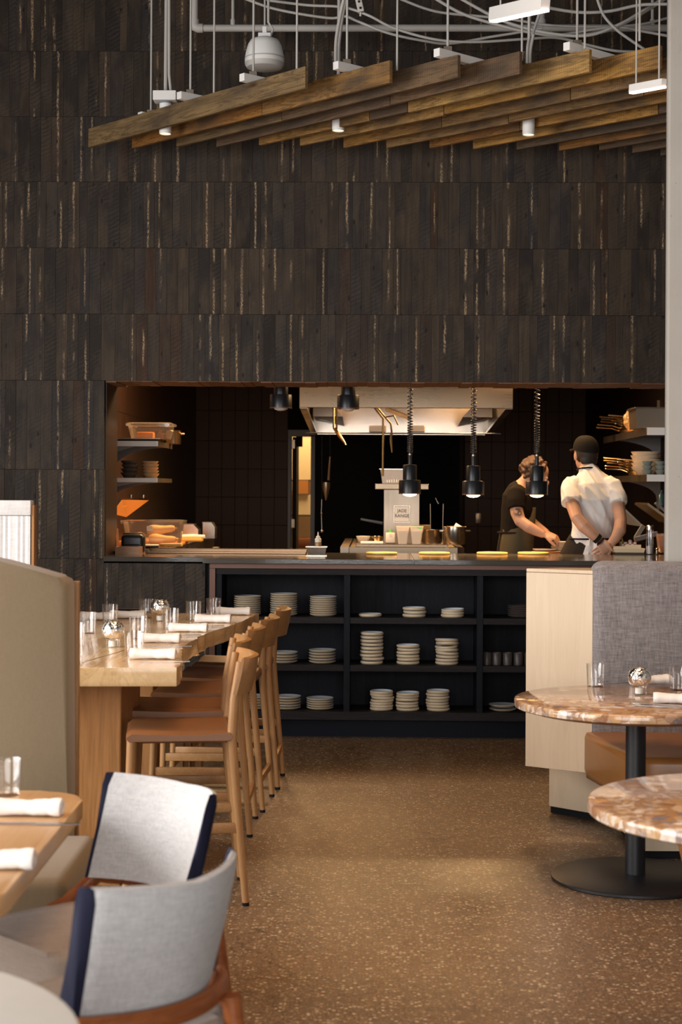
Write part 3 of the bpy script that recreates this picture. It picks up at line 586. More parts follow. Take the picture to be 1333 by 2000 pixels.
# ================================================================== heat lamps over the pass
YH = 10.62
OFFB = plain('unlit_bulb', (.5, .48, .45), .3)
def heat_lamp(px, ybot, label, coil=True):
    b = on_y(px, ybot, YH); o = thing('heat_lamp', label, 'lamp', (b.x, b.y, b.z), 0, 'heat lamps above the pass')
    MB().lathe([(.066, .002), (.0715, 0), (.0715, .086), (.069, .090), (.046, .092), (.0455, .185), (.043, .189), (.012, .192), (.012, .22), (.001, .222)], n=36, cap0=False, cap1=False).obj('lamp_shade', MAT['lampblack'], o)
    MB().lathe([(.072, .0), (.0725, .004), (.072, .008)], n=36, cap0=False, cap1=False).obj('rim_ring', MAT['copper'], o)
    MB().lathe([(.001, -.016), (.022, -.014), (.040, -.006), (.048, .004), (.050, .02), (.001, .03)], n=24, cap0=False, cap1=False).obj('bulb', MAT['lit'] if coil else OFFB, o)
    MB().lathe([(.013, .19), (.013, .25), (.009, .262), (.009, .278), (.001, .28)], n=16, cap1=False).obj('stem', MAT['blackmetal'], o)
    MB().lathe([(.0142, .252), (.0142, .262)], n=16).obj('stem_collar', MAT['steel'], o)
    if coil:
        zt = KC-b.z; pts = []; z = .27; a = 0.0
        while z < zt:
            f = min(1, max(0, (z-.27)/.45)); pts.append((.017*math.cos(a), .017*math.sin(a), z)); a += .65; z += .65/(2*PI)*(.0095+.020*f)
        MB().tube(pts, .0034, 5).obj('coiled_cord', MAT['blackmetal'], o)
        MB().tube([(0, 0, .27), (0, 0, zt)], .0025, 6).obj('cord_core', MAT['blackmetal'], o)
    else: MB().tube([(0, 0, .26), (0, 0, KC-b.z)], .012, 8).obj('cord_sleeve', MAT['blackmetal'], o)
    if coil:
        l = lamp('heat_lamp_light', 'SPOT', (0, 0, -.03), 16, (1, .60, .26), spot_size=2.0, spot_blend=.6, shadow_soft_size=.04); l.parent = o
    return o
heat_lamp(801, 965, 'black heat lamp on coiled cord in front of the range flue')
heat_lamp(925, 967, 'black heat lamp on coiled cord, middle of the three lowered ones')
heat_lamp(1049, 967, 'black heat lamp on coiled cord in front of the dark shirted cook')
heat_lamp(549, 798, 'black heat lamp drawn up beside the left end of the hood', False)
heat_lamp(680.5, 799, 'black heat lamp drawn up in front of the steel hood', False)
# ================================================================== kitchen furniture and utensils
def kp(px, py, y): return on_y(px, py, y)
# ---- extractor hood
HY0, HY1 = 12.4, 14.8; hx0, hx1 = kp(585, 790, HY0).x, kp(1003, 790, HY0).x; hz = kp(790, 797, HY0).z; hzb = kp(780, 849, HY1).z; hzt = 2.8
hood = thing('extractor_hood', 'large brushed steel extractor hood above the cooking range', 'hood', ((hx0+hx1)/2, HY0, hz)); hw = (hx1-hx0)/2
MB().box(-hw, hw, 0, .03, 0, hzt-hz, .004, 2).obj('front_panel', MAT['steelx'], hood, 0)
for s in (-1, 1):
    MB().rings([[Vector((s*hw, .03, 0)), Vector((s*hw, HY1-HY0, hzb-hz)), Vector((s*hw, HY1-HY0, hzt-hz)), Vector((s*hw, .03, hzt-hz))], [Vector((s*(hw-.02), .03, 0)), Vector((s*(hw-.02), HY1-HY0, hzb-hz)), Vector((s*(hw-.02), HY1-HY0, hzt-hz)), Vector((s*(hw-.02), .03, hzt-hz))]]).obj('side_panel', MAT['steel'], hood, 0)
    MB().beam((s*(hw-.03), .03, .005), (s*(hw-.03), HY1-HY0, hzb-hz+.005), .05, .02).obj('edge_channel', MAT['polished'], hood, 0)
    MB().rings([[Vector((s*(hw-.05), 1.5, .0)), Vector((s*(hw-.30), 1.5, .0)), Vector((s*(hw-.05), 1.5, .28))], [Vector((s*(hw-.05), 2.3, .0)), Vector((s*(hw-.30), 2.3, -.05)), Vector((s*(hw-.05), 2.3, .28))]]).obj('corner_baffle', MAT['steel'], hood, 0)
MB().box(-hw, hw, HY1-HY0, HY1-HY0+.03, hzb-hz, hzt-hz).obj('rear_panel', MAT['polished'], hood, 0)
MB().box(-hw, hw, .03, HY1-HY0, hzt-hz-.02, hzt-hz).obj('top_panel', MAT['steel'], hood, 0)
for px in (738, 814):
    q = kp(px, 838, HY1-.05); MB().box(-.075, .075, -.05, 0, -.03, .03, .006).obj('grease_cup', MAT['steel'], hood, 0, loc=(q.x-hood.location.x, q.y-HY0, q.z-hz))
MB().beam((.05, 1.2, -.02), (-.12, 2.3, .1), .03, .03).obj('cross_rail', MAT['steel'], hood, 0)
ry_ = kp(700, 846, 13.6); MB().tube([(-hw, 13.6-HY0, ry_.z-hz), (hw, 13.6-HY0, ry_.z-hz)], .006, 6).obj('utensil_rail', MAT['blackmetal'], hood)
for sx, e in ((-.55, 14), (.62, 40)): 
    l = area('hood_lamp', (sx, 1.7, .45), .3, .2, e, (1, .62, .29), (0, 0, 0)); l.parent = hood
# ---- brass water pipes hanging under the hood
def pipeset(name, label, parts, y):
    b = kp(*parts[0][0][0], y); o = thing(name, label, 'pipe', b)
    for pts, r, nm, mt in parts:
        MB().tube([kp(px, py, y)-b for px, py in pts], r, 8).obj(nm, mt, o)
    return o
BR, PO = MAT['brass'], MAT['polished']
pipeset('pot_filler_pipe', 'twin brass pipe with angled nozzle hanging under the hood left', [([(652, 629), (652, 836), (656, 843)], .007, 'riser', BR), ([(658, 629), (658, 838)], .007, 'riser', BR), ([(654, 836), (664, 852), (674, 866)], [.014, .015, .008], 'nozzle', BR), ([(668, 858), (676, 869)], .006, 'spout', PO)], 12.7)
pipeset('gas_supply_pipe', 'long brass pipe dropping from the hood to the flue shelf', [([(731, 795), (749, 818), (748, 930)], .0085, 'drop_pipe', BR)], 12.55)
pipeset('pot_filler_pipe', 'short bent brass pipe with nozzle beside the long drop pipe', [([(738, 629), (738, 797), (764, 828), (766, 850)], .008, 'arm', BR), ([(764, 848), (764, 862), (766, 884)], [.008, .011, .006], 'nozzle', BR), ([(752, 815), (770, 812), (778, 830)], .006, 'brace', BR)], 12.75)
# ---- range
RZ = kp(790, 1069, 12.2).z; rx0, rx1 = kp(682, 1075, 12.2).x, kp(895, 1075, 12.2).x
rg = thing('cooking_range', 'steel cooking range island with flue riser and nameplate under the hood', 'range', ((rx0+rx1)/2, 12.2, 0)); rw = (rx1-rx0)/2; rcx = rg.location.x
MB().box(-rw, rw, 0, .03, RZ-.055, RZ, .003).obj('front_rail', MAT['steelx'], rg, 0)
MB().box(-rw+.01, rw-.01, .03, 2.2, .15, RZ-.004).obj('body', MAT['steel'], rg, 0)
MB().box(-rw-.065, -rw-.002, .05, 2.2, RZ-.065, RZ-.002).obj('side_rail', MAT['steel'], rg, 0); MB().box(rw+.002, rw+.05, .05, 2.2, RZ-.065, RZ-.002).obj('side_rail', MAT['kwall'], rg, 0)
MB().box(-rw+.05, rw-.07, .06, 2.1, RZ-.002, RZ+.02, .004).obj('upper_ledge', MAT['steelx'], rg, 0)
for sx in (-1, 1):
    for yy in (.1, 2.1): MB().lathe([(.03, 0), (.03, .15)], (sx*(rw-.08), yy, 0), 12).obj('foot', MAT['steel'], rg)
fy = .42; fx0, fx1 = kp(750, 1000, 12.2+fy).x-rcx, kp(820, 1000, 12.2+fy).x-rcx; fz1 = kp(785, 956, 12.2+fy).z
MB().box(fx0, fx1, fy, fy+.3, RZ+.015, fz1, .003).obj('flue_riser', MAT['steel'], rg, 0)
sx0, sx1 = kp(733, 950, 12.15+fy).x-rcx, kp(838, 950, 12.15+fy).x-rcx; sz = kp(785, 945, 12.15+fy).z
MB().box(sx0, sx1, fy-.06, fy+.36, fz1, sz, .004).obj('flue_shelf', MAT['steelx'], rg, 0)
# nameplate
n0, n1 = kp(769, 1021, 12.2+fy), kp(802, 987, 12.2+fy); nc = (n0+n1)/2; nw = (n1.x-n0.x)/2; nh = (n1.z-n0.z)/2
npl = MB().box(-nw, nw, -.006, 0, -nh, nh, .003, 2).obj('nameplate', MAT['polished'], rg, 0, loc=(nc.x-rcx, fy, nc.z))
MB().box(-nw*.86, nw*.86, -.008, -.006, -nh*.86, nh*.86).obj('nameplate_field', plain('plate_field_metal', (.55, .53, .50), .5, .6), npl, 0)
fr = MB()
for a_ in ((-nw*.9, nw*.9, nh*.86, nh*.92), (-nw*.9, nw*.9, -nh*.92, -nh*.86)): fr.box(a_[0], a_[1], -.0085, -.006, a_[2], a_[3])
for a_ in ((-nw*.92, -nw*.86), (nw*.86, nw*.92)): fr.box(a_[0], a_[1], -.0085, -.006, -nh*.92, nh*.92)
fr.obj('nameplate_border', plain('engraved_dark', (.06, .055, .05), .6), npl, 0)
def text(s, size, mat, parent, loc, ext=.001):
    c = bpy.data.curves.new('lettering', 'FONT'); c.body = s; c.size = size; c.align_x = 'CENTER'; c.align_y = 'CENTER'; c.extrude = ext; c.offset = size*.012
    o = bpy.data.objects.new('lettering', c); COL.objects.link(o); dg = bpy.context.evaluated_depsgraph_get(); dg.update()
    me = bpy.data.meshes.new_from_object(o.evaluated_get(dg)); bpy.data.objects.remove(o); me.transform(Matrix.Rotation(PI/2, 4, 'X')); me.materials.clear(); me.materials.append(mat)
    return link('lettering', me, parent, loc)
ink = plain('engraved_letter', (.10, .095, .09), .6)
text('JADE', nh*.50, ink, npl, (0, -.0095, nh*.36)); text('RANGE', nh*.50, ink, npl, (0, -.0095, -nh*.20))
# pan on the flue shelf
p = kp(766, 945, 12.15+fy+.12); o = thing('perforated_pan', 'steel pan standing on the flue shelf of the range', 'pan', (p.x+.01, p.y, sz))
panbox(.20, .16, .115, bot=.84).obj('pan', MAT['polished'], o, 0)
for i in range(7): MB().box(-.05+i*.018, -.045+i*.018, -.0765, -.0735, .012, .034-.002*abs(i-3)).obj('drain_slot', MAT['pan'], o, 0)
# things on the range ledge
RL = RZ+.02
def rl(px, y=12.4): q = kp(px, 1060, y); return Vector((q.x, q.y, RL))
bowlm = lambda r, h, m: MB().lathe([(r*.55, 0), (r*.6, .002), (r*.95, h*.8), (r, h), (r*.96, h), (r*.55, h*.15), (.001, h*.12)], n=28, cap1=False).mesh('bowl', m)
link('serving_bowl', bowlm(.055, .05, MAT['white2']), None, rl(710, 12.62), 'cream bowl at the left end of the range ledge', 'bowl')
link('steel_bowl', bowlm(.048, .05, MAT['polished']), None, rl(734, 12.62)+Vector((.01, 0, 0)), 'small steel bowl beside the cream bowl on the range', 'bowl')
q = MB().box(-.085, .085, -.04, .04, 0, .018, .006, 3); put(q, 'folded_towel', MAT['napkin'], 'folded white towel on the range in front of the bowls', 'towel', loc=rl(727, 12.34))
o = thing('salt_box', 'small grey box with green cap on the range ledge', 'box', rl(763, 12.34))
MB().box(-.035, .035, -.025, .025, .008, .085, .006).obj('box', MAT['white2'], o); MB().box(-.036, .036, -.026, .026, 0, .009).obj('base', MAT['darkplate'], o, 0)
MB().lathe([(.012, .085), (.012, .11), (.001, .112)], n=14, cap1=False).obj('cap', MAT['green'], o); MB().lathe([(.011, 0), (.011, .002)], n=14).xf(Matrix.Translation((0, -.026, .072)) @ Matrix.Rotation(PI/2, 4, 'X')).obj('round_sticker', MAT['label'], o)
frost = clear('frosted_plastic', (.98, .95, .90), .35, 1.25)
for px, lab in ((787, 'frosted clear tub, left of the two on the range'), (814, 'frosted clear tub with a green leaf, right of the two')):
    o = thing('plastic_cup', lab, 'tub', rl(px, 12.33), 0, 'frosted tubs on the range')
    MB().rings([[Vector((a*w, b*w, z)) for a, b in ((-1, -.85), (-.85, -1), (.85, -1), (1, -.85), (1, .85), (.85, 1), (-.85, 1), (-1, .85))] for w, z in ((.032, 0), (.048, .127), (.051, .129), (.051, .134), (.045, .134), (.029, .004))]).obj('tub', frost, o, 0)
    MB().rings([[Vector((a*w, b*w, z)) for a, b in ((-1, -.85), (-.85, -1), (.85, -1), (1, -.85), (1, .85), (.85, 1), (-.85, 1), (-1, .85))] for w, z in ((.027, .006), (.038, .10))]).obj('contents', MAT['white2'], o, 0)
    if px > 800: MB().rings([[Vector(v) for v in ((-.03, -.03, .135), (.02, -.05, .128), (.045, -.052, .13), (.03, -.053, .112))], [Vector(v) for v in ((-.03, -.02, .137), (.02, -.04, .132), (.045, -.045, .134), (.03, -.045, .116))]]).obj('leaf', MAT['green'], o)
def pot(name, px, y, r, h, label, mat, z=None, lid=False):
    o = thing(name, label, 'pot', Vector((kp(px, 1060, y).x, y, RL if z is None else z)))
    MB().lathe([(r*.96, 0), (r, .006), (r, h-.004), (r*1.04, h), (r*.95, h), (r*.94, .006), (.001, .005)], n=32, cap1=False).obj('pot_body', mat, o)
    for s in (-1, 1): MB().tube([(s*r, -.02, h*.75), (s*(r+.025), -.015, h*.75), (s*(r+.025), .015, h*.75), (s*r, .02, h*.75)], .005, 6).obj('handle', mat, o)
    return o
pot('stock_pot', 844, 12.55, .074, .105, 'wide dark steel pot behind the frosted tubs', plain('smoked_steel', (.38, .33, .27), .25, 1.0))
pot('round_steel_bin', 889, 12.36, .088, .135, 'round steel bin with a cloth at the right end of the range', MAT['polished'])
put(MB().rings([[Vector(v) for v in ((-.03, 0, 0), (.04, -.01, 0), (.035, .03, 0), (-.02, .04, 0))], [Vector(v) for v in ((-.012, .012, .03), (.018, .008, .012), (.016, .02, .014), (-.008, .022, .03))]]), 'cloth_rag', MAT['napkin'], 'white cloth rag poking out of the round steel bin', 'cloth', loc=rl(889, 12.36)+Vector((.02, 0, .13)))
p = rl(853, 12.75); q = MB().rings([[Vector((a*w, b*.035, z)) for a, b in ((-1, -1), (1, -1), (1, 1), (-1, 1))] for w, z in ((.046, 0), (.052, .30), (.048, .30), (.044, .004))]); o = put(q, 'tall_steel_bin', plain('dull_tin', (.42, .39, .35), .5, .3), 'tall narrow steel bin with a pick in it on the range', 'bin', smooth=0, loc=p)
put(MB().tube([(0, 0, .26), (-.045, 0, .345)], .003, 6), 'thin_skewer', MAT['steel'], 'thin skewer leaning out of the tall steel bin', 'skewer', loc=p+Vector((.035, 0, 0)))
put(MB().box(-.06, .06, -.05, .05, 0, .13, .004), 'takeaway_box', MAT['cardboard'], 'brown card box behind the range flue', 'box', loc=Vector((kp(830, 1030, 13.0).x+.02, 13.0, RL)))
# hanging strainer and ladles against the black panel
def hang(name, label, px, top, parts, y=13.6):
    b = kp(px, top, y); o = thing(name, label, 'utensil', b)
    for nm, mb, mt in parts: mb.obj(nm, mt, o)
    return o
def rp(px, py, y=13.6, px0=0, top=0): return kp(px, py, y)-kp(px0, top, y)
a = (645, 848); R_ = lambda x_, y_: rp(x_, y_, px0=a[0], top=a[1])
hang('conical_strainer', 'steel conical strainer hanging on a long handle in the dark', *a, [('hanging_wire', MB().tube([R_(645, 848), R_(645, 892)], .002, 5), MAT['black']), ('handle', MB().tube([R_(645, 892), R_(642, 938)], [.007, .011], 8), MAT['steel']), ('cone', MB().rings([[R_(637, y_)+Vector((r*math.cos(t*PI/8), r*math.sin(t*PI/8), 0)) for t in range(16)] for r, y_ in ((.034, 942), (.036, 950), (.006, 977))]), MAT['steel'])])
a = (629, 975)
hang('bar_spoon', 'thin long spoon hanging below the conical strainer', *a, [('shaft', MB().tube([R_(629, 975), R_(628, 1000), R_(629, 1034)], .003, 6), MAT['steel']), ('bowl', MB().sph(R_(629, 1037), .014, (1, .5, 1)), MAT['polished']), ('grip', MB().sph(R_(628, 1003), .009), MAT['steel']), ('hanging_wire', MB().tube([R_(629, 975), R_(629, 846)], .0015, 5), MAT['black'])])
a = (705, 1014)
hang('pan_handle', 'long blue grey pan handle sticking out left of the flue', *a, [('handle', MB().tube([R_(705, 1014), R_(748, 1022)], [.009, .012], 8, flat=.5), plain('blue_steel', (.10, .13, .18), .4, .7)), ('pan_rim', MB().tube([R_(748, 1022)+Vector((.1+.1*math.cos(t*PI/8), .1*math.sin(t*PI/8), 0)) for t in range(17)], .008, 6), MAT['blackmetal'])], y=13.6)
# outlet plate on the tiled wall
q = kp(935, 1012, YB-.012); put(MB().box(-.03, .03, -.006, 0, -.055, .055, .002), 'outlet_plate', MAT['steel'], 'small steel outlet plate on the brown tiled wall', 'outlet', loc=q)
# store room beyond the door
SY = YB+1.5
def stx(px): return on_y(px, 950, SY).x
z_ = lambda y_: on_y(595, y_, SY).z
o = thing('store_shelf', 'shelf of boxes seen through the narrow lit doorway', 'shelf', (stx(592), SY, 0))
for zy in (1070, 1005, 937): MB().box(-.30, .30, -.1, .3, z_(zy)-.02, z_(zy)).obj('shelf_board', MAT['darkplate'] if zy != 1070 else MAT['paper'], o, 0)
for sx in (-.28, .28): MB().box(sx-.015, sx+.015, .2, .24, 0, z_(860)).obj('upright', MAT['steel'], o, 0)
put(MB().box(-.14, .14, -.1, .2, 0, z_(857)-z_(937)), 'cream_crate', plain('cream_plastic', (.80, .62, .38), .6), 'tall cream carton on the top shelf beyond the door', 'box', loc=(stx(594), SY, z_(937)))
put(MB().box(-.09, .09, -.1, .2, 0, z_(940)-z_(962)+.02), 'orange_carton', MAT['orange'], 'orange carton under the cream carton beyond the door', 'box', loc=(stx(588), SY-.02, z_(964)))
put(MB().box(-.14, .14, -.08, .2, 0, z_(966)-z_(1005)), 'pale_sack_box', MAT['paper'], 'pale box on the middle shelf beyond the door', 'box', loc=(stx(595), SY, z_(1005)))
put(MB().box(-.11, .11, -.12, .2, 0, .12, .02), 'dark_bin', MAT['rust'], 'dark brown bin on the low shelf beyond the door', 'bin', loc=(stx(592), SY, z_(1070)))

# ---- left prep side
PZ = 1.10; px1 = -1.40
pt = thing('prep_station', 'steel prep station with orange board top along the left kitchen wall', 'counter', ((KXL+px1)/2, 11.0, 0)); pw = (px1-KXL)/2-.002
MB().box(-pw, pw, .02, 3.4, .12, PZ-.04).obj('body', MAT['steel'], pt, 0)
MB().box(-pw, pw, 0, 3.4, PZ-.04, PZ-.015, .003).obj('steel_top', MAT['polished'], pt, 0)
MB().box(-pw+.02, pw-.004, .15, 2.2, PZ-.015, PZ, .003).obj('cutting_surface', MAT['orange'], pt, 0)
for yy in (.2, 3.2):
    for s in (-1, 1): MB().lathe([(.03, 0), (.03, .12)], (s*(pw-.06), yy, 0), 10).obj('foot', MAT['steel'], pt)
lid0, lid1 = kp(232, 1006, 11.55), kp(291, 975, 11.55)
lq_ = [P(218, 1003, 11.35), P(238, 976, 11.35), P(291, 977, 11.9), P(247, 1010, 11.9)]; lt_ = Vector((-.016, 0, .010))
MB().rings([lq_, [v+lt_ for v in lq_]]).obj('raised_lid', MAT['polished'], pt, 0, loc=-pt.location)
for px in (259, 283): MB().lathe([(.008, 0), (.008, .012), (.012, .014), (.012, .022), (.001, .024)], n=12, cap1=False).obj('lid_knob', MAT['polished'], pt, loc=kp(px, 974, 11.6)-pt.location+Vector((-.01, 0, .005)))
# squash tub
tb = kp(301, 1062, 11.45); tb = Vector((tb.x, 11.45, PZ)); tub = thing('squash_tub', 'clear lidded food tub holding butternut squashes on the left prep board', 'tub', tb)
twd, tdp, th = .40, .26, .165
def tring(w, d, z): return [Vector((w*a, d*b, z)) for a, b in ((-.5, -.42), (-.44, -.5), (.44, -.5), (.5, -.42), (.5, .42), (.44, .5), (-.44, .5), (-.5, .42))]
MB().rings([tring(twd*.88, tdp*.88, 0), tring(twd, tdp, th-.014), tring(twd+.03, tdp+.03, th-.014), tring(twd+.03, tdp+.03, th), tring(twd-.006, tdp-.006, th), tring(twd*.88-.006, tdp*.88-.006, .004)]).obj('tub_body', MAT['plastic'], tub, 0)
MB().rings([tring(twd+.035, tdp+.035, th+.001), tring(twd+.035, tdp+.035, th+.008), tring(twd*.9, tdp*.9, th+.012)]).obj('tub_lid', MAT['plastic'], tub, 0)
MB().box(-.022, .018, -.14, -.138, .112, .145).xf(Matrix.Rotation(.06, 4, 'X')).obj('paper_label', MAT['label'], tub, 0, loc=(-.01, .004, 0))
def squash(loc, rz, ry, lab, s=1.0):
    prof = [(.001, 0), (.03, .004), (.043, .03), (.044, .06), (.034, .10), (.027, .14), (.026, .18), (.018, .205), (.006, .21)]
    o = thing('butternut_squash', lab, 'vegetable', loc, 0, 'squashes in the tub')
    Mx = Matrix.Rotation(rz, 4, 'Z') @ Matrix.Rotation(PI/2+ry, 4, 'Y') @ Matrix.Scale(s, 4)
    MB().lathe(prof, n=20, cap0=False).xf(Mx).obj('fruit', MAT['squash'], o); MB().tube([(0, 0, .205), (.002, 0, .222)], .006, 6).xf(Mx).obj('stem', MAT['cardboard'], o)
squash(tb+Vector((-.03, -.055, .042)), 0, 0, 'butternut squash lying at the bottom right of the tub', .92)
squash(tb+Vector((-.05, -.01, .095)), .1, -.12, 'butternut squash lying on top of another in the tub', .95)
squash(tb+Vector((-.09, -.03, .05)), 1.8, 0, 'butternut squash end on at the left of the tub', .95)
put(MB().box(-.13, .02, -.06, .06, 0, .02, .003), 'chopping_board', MAT['yellow'], 'small pale chopping board in front of the squash tub', 'board', loc=(kp(350, 1060, 11.22).x, 11.22, PZ))
put(MB().box(-.09, .09, -.04, .04, 0, .012, .004), 'folded_cloth', MAT['napkin'], 'white folded cloth in front of the squash tub', 'cloth', loc=(kp(298, 1064, 11.2).x, 11.2, PZ))
o = thing('kitchen_knife', 'black handled knife on the front edge of the left prep station', 'knife', (kp(290, 1068, 11.08).x, 11.08, PZ-.014))
MB().beam((-.02, 0, .012), (.07, 0, .012), .018, .016, .004).obj('handle', MAT['black'], o); MB().beam((.07, 0, .010), (.16, 0, .010), .02, .003).obj('blade', MAT['polished'], o, 0)
for px, y_, w, h, lab in ((372, 12.6, .14, .12, 'steel sloped bin behind the squash tub'), (410, 13.6, .10, .13, 'steel box bin at the far end of the prep station')):
    o = thing('steel_food_bin', lab, 'bin', (kp(px, 1040, y_).x-.0, y_, PZ-(.0 if y_ < 13.1 else .015)))
    MB().rings([[Vector((-w/2, y, 0)), Vector((w/2, y, 0)), Vector((w/2, y, h*.7)), Vector((w*.25, y, h)), Vector((-w/2, y, h))] for y in (-.09, .09)]).obj('bin', MAT['polished'], o, 0)
    MB().box(-w/2-.004, w*.25, -.095, .095, h, h+.006).obj('bin_lid', MAT['steel'], o, 0)
put(MB().tube([(-.09, 0, .014), (0, .006, .016), (.09, -.004, .014)], [.014, .016, .013], 10), 'rolled_towel', MAT['napkin'], 'rolled white towel on the board behind the squash tub', 'towel', loc=(kp(372, 1049, 12.3).x+.02, 12.3, PZ+.022))
put(MB().box(-.16, .12, -.08, .08, 0, .022, .003), 'chopping_board', MAT['yellow'], 'thick wooden chopping board under the rolled towel', 'board', loc=(kp(380, 1049, 12.3).x-.06, 12.3, PZ))
put(MB().lathe([(.018, 0), (.022, .03), (.024, .034), (.001, .036)], n=16, cap1=False), 'corked_jar', MAT['cardboard'], 'small corked jar beside the prep station near the door', 'jar', loc=(kp(422, 1070, 10.72).x, 10.72, ZC))
# left wall shelves with brackets
LX = -1.50; SYF, SYB = 11.3, 12.1
def bracket(o, x_out, x_wall, y, z, h):
    s = 1 if x_out > x_wall else -1; n = 8; pts = [(x_wall, z), (x_out-s*.03, z)]
    pts += [(x_wall+s*.03+abs(x_out-x_wall-s*.06)*s*(1-math.sin(t/n*PI/2)), z-.02-(h-.02)*(1-math.cos(t/n*PI/2))) for t in range(n+1)] + [(x_wall, z-h)]
    MB().rings([[Vector((x, y+d, zz)) for x, zz in pts] for d in (-.004, .004)]).obj('bracket', MAT['dull'], o, 0)
def wall_shelf(name, label, x_out, x_wall, y0, y1, z, lip, h=.16):
    o = thing(name, label, 'shelf', (0, 0, 0)); a, b = sorted((x_out, x_wall))
    MB().box(a, b, y0, y1, z-.006, z, 0).obj('shelf_plate', MAT['steel'], o, 0)
    MB().box(a, b, y0-.004, y0, z-lip, z+.002).obj('front_lip', MAT['white'], o, 0)
    xo = (x_out, x_out+.004) if x_out > x_wall else (x_out-.004, x_out)
    MB().box(*xo, y0, y1, z-lip, z+.002).obj('side_lip', MAT['steel'], o, 0)
    for y in (y0+.06, y1-.1): bracket(o, x_out, x_wall, y, z-.007, h)
    for y in (y0+.02, y1-.05): MB().box(*sorted((x_wall, x_wall+(.02 if x_out > x_wall else -.02))), y, y+.03, z-.3, z+.3).obj('wall_upright', MAT['steel'], o, 0)
    return o
zu, zlw = kp(265, 862, SYF).z, kp(265, 934, SYF).z
wall_shelf('bracket_shelf', 'upper steel wall shelf at the left of the kitchen', LX, KXL, SYF, SYB, zu, .034, .2); wall_shelf('bracket_shelf', 'lower steel wall shelf at the left of the kitchen', LX, KXL, SYF, SYB, zlw, .028, .15)
q = kp(268, 855, SYF-.02); o = put(panbox(.30, .3, .022, bot=.94), 'sheet_pan', MAT['steel'], 'pale sheet pan on the front of the upper left wall shelf', 'pan', smooth=0, loc=(q.x, SYF+.16, zu))
o = thing('food_tub', 'clear lidded tub on the upper left wall shelf', 'tub', (kp(292, 850, SYF+.2).x, SYF+.3, zu+.024))
MB().rings([tring(.26, .2, 0), tring(.30, .24, .085), tring(.30, .24, .09)]).obj('tub_body', MAT['plastic'], o, 0); MB().rings([tring(.33, .27, .091), tring(.33, .27, .108), tring(.29, .23, .115)]).obj('tub_lid', MAT['plastic'], o, 0)
MB().box(-.1, .02, -.05, .05, .006, .05, .01).obj('food_pieces', MAT['orange'], o); MB().rings([[Vector(v) for v in ((.05, -.118, .0), (.10, -.118, .0), (.085, -.118, .06), (.07, -.118, .06))], [Vector(v) for v in ((.05, -.112, .0), (.10, -.112, .0), (.085, -.112, .06), (.07, -.112, .06))]]).obj('orange_tag', MAT['orange'], o, 0)
o = pot('sauce_pot', 338, SYB-.12, .055, .10, 'shiny copper coloured pot at the end of the upper left shelf', MAT['pan'], z=zu)
def ring_stack(me, n, dz, base, name, label, cat, group, jit=.004):
    for i in range(n):
        pos = 'bottom one' if i == 0 else ('top one' if i == n-1 else ORD[i+1]+' one up')
        link(name, me, None, base+Vector((prng.uniform(-jit, jit), prng.uniform(-jit, jit), i*dz)), label+', '+pos, cat, group)
wbm = bowlm(.058, .034, MAT['cardboard']); ring_stack(wbm, 5, .0215, Vector((kp(294, 920, SYF+.15).x, SYF+.15, zlw)), 'wooden_bowl', 'tan wooden bowl stacked on the lower left shelf', 'bowl', 'wooden bowls on the lower left shelf', .006)
dbm = bowlm(.062, .04, MAT['darkplate']); ring_stack(dbm, 4, .028, Vector((kp(254, 920, SYF+.12).x, SYF+.12, zlw)), 'dark_bowl', 'dark bowl stacked on the lower left shelf', 'bowl', 'dark bowls on the lower left shelf')

# ---- right side shelves
RYF, RYB = 11.2, 13.3; RX = kp(1265, 840, RYF).x
ru, rlw = kp(1285, 835.5, RYF).z, kp(1285, 927.5, RYF).z
wall_shelf('bracket_shelf', 'upper steel wall shelf stacked with pans at the right of the kitchen', RX, KXR, RYF, RYB, ru, .05); wall_shelf('bracket_shelf', 'lower steel wall shelf with bowls at the right of the kitchen', RX, KXR, RYF, RYB, rlw, .045)
o = thing('hotel_pan', 'large deep steel pan on the front of the upper right shelf', 'pan', (kp(1270, 830, RYF+.2).x+.02, RYF+.22, ru))
panbox(.28, .34, .135, .003, .01, .94).obj('pan', MAT['steel'], o, 0); MB().box(-.15, .15, -.18, .18, .136, .143, .002).obj('pan_lid', MAT['steel'], o, 0)
# crumpled plastic wrap
q = bmesh.new(); bmesh.ops.create_icosphere(q, subdivisions=3, radius=.06)
for v in q.verts: v.co *= 1+.35*noise.noise(v.co*45); v.co.z *= 1.15; v.co.x *= .7
w_ = MB(); w_.add(q); put(w_, 'plastic_wrap', clear('amber_wrap', (1, .75, .4), .2, 1.2), 'crumpled clear wrap beside the large steel pan', 'bag', smooth=0, loc=(kp(1222, 825, RYF+.5).x+.035, RYF+.5, ru+.068))
def frypan(loc, r, h, ang, lab, mat, group, n=24):
    o = thing('frying_pan', lab, 'pan', loc, ang, group)
    MB().lathe([(r*.8, 0), (r*.84, .002), (r, h), (r*.97, h), (r*.8, .005), (.001, .004)], n=n, cap1=False).obj('pan_body', mat, o)
    MB().tube([(-r*.97, 0, h*.8), (-r-.05, 0, h+.012), (-r-.17, 0, h+.02)], [(.006, .010), (.005, .009), (.006, .011)], 8).obj('pan_handle', mat, o)
places = ['bottom', 'second from the bottom', 'third from the bottom', 'fourth from the bottom', 'top']
for i in range(5):
    frypan(Vector((RX+.14, RYF+1.45+prng.uniform(-.02, .02), ru+.001+i*.02)), .12-.004*i, .035, prng.uniform(-.25, .35), 'steel frying pan in the far upper right shelf stack, '+places[i], MAT['pan'], 'pans on the right shelves')
